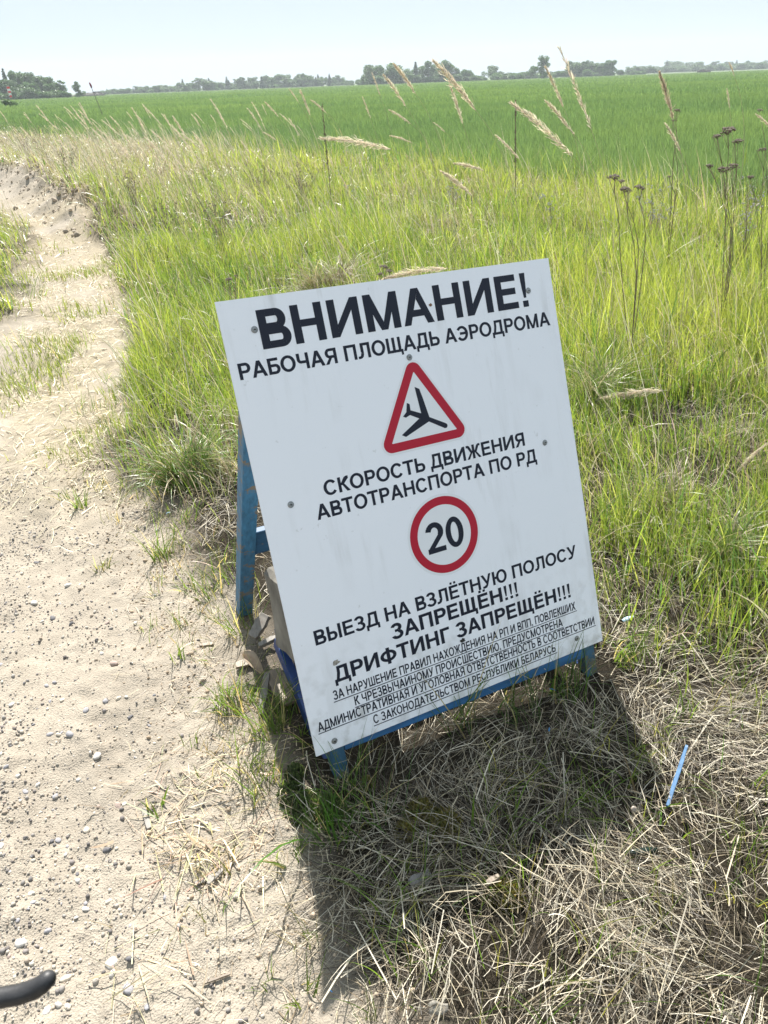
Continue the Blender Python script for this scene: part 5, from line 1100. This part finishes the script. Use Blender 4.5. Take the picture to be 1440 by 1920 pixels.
b = MB(); b.tube(rel(hb), .011, 10); b.tube(rel(hbl), .011, 10); hbar = b.build('handlebar', M_CHR, bk, smooth=True)
for h_ in (hb, hbl):
    b = MB(); b.tube(rel(h_[4:]), .0155, 12); b.build('grip', M_BLK, bk, smooth=True)
sv = [Vector(p_) for p_ in rel(LV)]; e0 = (sv[-1] - sv[-2]).normalized()
b = MB(); b.tube(sv + [sv[-1] + e0 * q for q in (.0025, .0045, .0058)], [.0062, .0066, .0068, .0068, .0068, .0067, .0065, .0060, .0052, .0036, .0010], 14)
b.build('brake_lever', M_LEV, bk, smooth=True)
b = MB(); b.tube([sv[0], Vector(hb[3] - B0)], [.010, .012], 10); b.build('lever_clamp', M_LEV, bk, smooth=True)
LV2 = [np.array([p_[0], -.08 - p_[1], p_[2]]) for p_ in LV]; b = MB(); b.tube(rel(LV2), .007, 10); b.build('brake_lever', M_LEV, bk, smooth=True)
hx, rx, cx_, axz = -1.12, -.10 + .02, -.52, .33
FRW, RRW = np.array([-1.02, -.04, .33]), np.array([.05, -.04, .33])
b = MB(); HT0, HT1, ST0, ST1, BBp = np.array([-.80, -.04, .66]), np.array([-.70, -.04, .88]), np.array([-.22, -.04, .80]), np.array([-.36, -.04, .30]), np.array([-.38, -.04, .28])
for a_, c_, r_ in ((HT0, HT1, .018), (HT1, ST0, .014), (HT0, BBp, .016), (BBp, ST0, .015), (BBp, RRW + np.array([0, .05, 0]), .009), (BBp, RRW - np.array([0, .05, 0]), .009), (ST0, RRW + np.array([0, .05, 0]), .008), (ST0, RRW - np.array([0, .05, 0]), .008)): b.tube(rel([a_, c_]), r_, 10)
b.build('frame', M_FRAME, bk, smooth=True)
b = MB(); b.tube(rel([HT1, np.array([-.64, -.04, 1.0]), hb[0]]), .013, 10); b.build('stem', M_CHR, bk, smooth=True)
b = MB()
for s_ in (-1, 1): b.tube(rel([HT0, HT0 + np.array([-.03, .05 * s_, -.03]), FRW + np.array([0, .05 * s_, 0])]), .010, 10)
b.build('fork', M_FRAME, bk, smooth=True)
for W_ in (FRW, RRW):
    rimb = MB(); tyb = MB()
    for bb_, R0, r0, nn in ((tyb, .315, .018, 12), (rimb, .295, .010, 8)):
        k = 40; v = [(W_[0] - B0[0] + (R0 + r0 * math.cos(q)) * math.cos(a_), W_[1] - B0[1] + r0 * math.sin(q), W_[2] + (R0 + r0 * math.cos(q)) * math.sin(a_)) for a_ in np.linspace(0, 2 * math.pi, k, endpoint=False) for q in np.linspace(0, 2 * math.pi, nn, endpoint=False)]
        bb_.add(v, [(i * nn + j, i * nn + (j + 1) % nn, ((i + 1) % k) * nn + (j + 1) % nn, ((i + 1) % k) * nn + j) for i in range(k) for j in range(nn)])
    for a_ in np.linspace(0, 2 * math.pi, 28, endpoint=False): rimb.tube(rel([W_ + np.array([0, .02 * (1 if int(a_ * 9) % 2 else -1), 0]), W_ + .29 * np.array([math.cos(a_), 0, math.sin(a_)])]), .0012, 4, False)
    rimb.tube(rel([W_ - np.array([0, .05, 0]), W_ + np.array([0, .05, 0])]), .018, 10)
    wh = tyb.build('wheel', M_BLK, bk, smooth=True); rimb.build('rim', M_CHR, wh, smooth=True)
b = MB(); b.tube(rel([ST0, ST0 + np.array([.03, 0, .12])]), .013, 10); b.build('seat_post', M_CHR, bk, smooth=True)
b = MB(); c_ = ST0 + np.array([.05, 0, .15]); b.tube(rel([c_ + np.array([-.14, 0, .0]), c_ + np.array([-.06, 0, .005]), c_ + np.array([.03, 0, 0]), c_ + np.array([.11, 0, .01]), c_ + np.array([.13, 0, .01])]), [.012, .025, .045, .07, .05], 12); sd_ = b.build('saddle', M_BLK, bk, smooth=True)

# ------------------------------------------------------------------ air
HAZE = .00033
if HAZE:
    b = MB(); b.box((0, 640, 20), (900, 0, 0), (0, 700, 0), (0, 0, 22)); hz = b.build('haze', M_CHIP); hz.data.materials.clear()
    m = bpy.data.materials.new('air'); m.use_nodes = True; n = m.node_tree.nodes; n.remove(n['Principled BSDF']); pv = n.new('ShaderNodeVolumePrincipled')
    pv.inputs['Color'].default_value = (.86, .94, 1, 1); pv.inputs['Density'].default_value = HAZE; pv.inputs['Anisotropy'].default_value = .2
    m.node_tree.links.new(pv.outputs[0], n['Material Output'].inputs['Volume']); hz.data.materials.append(m)
    tag(hz, 'thin pale summer haze over the far field', 'haze', kind='stuff')
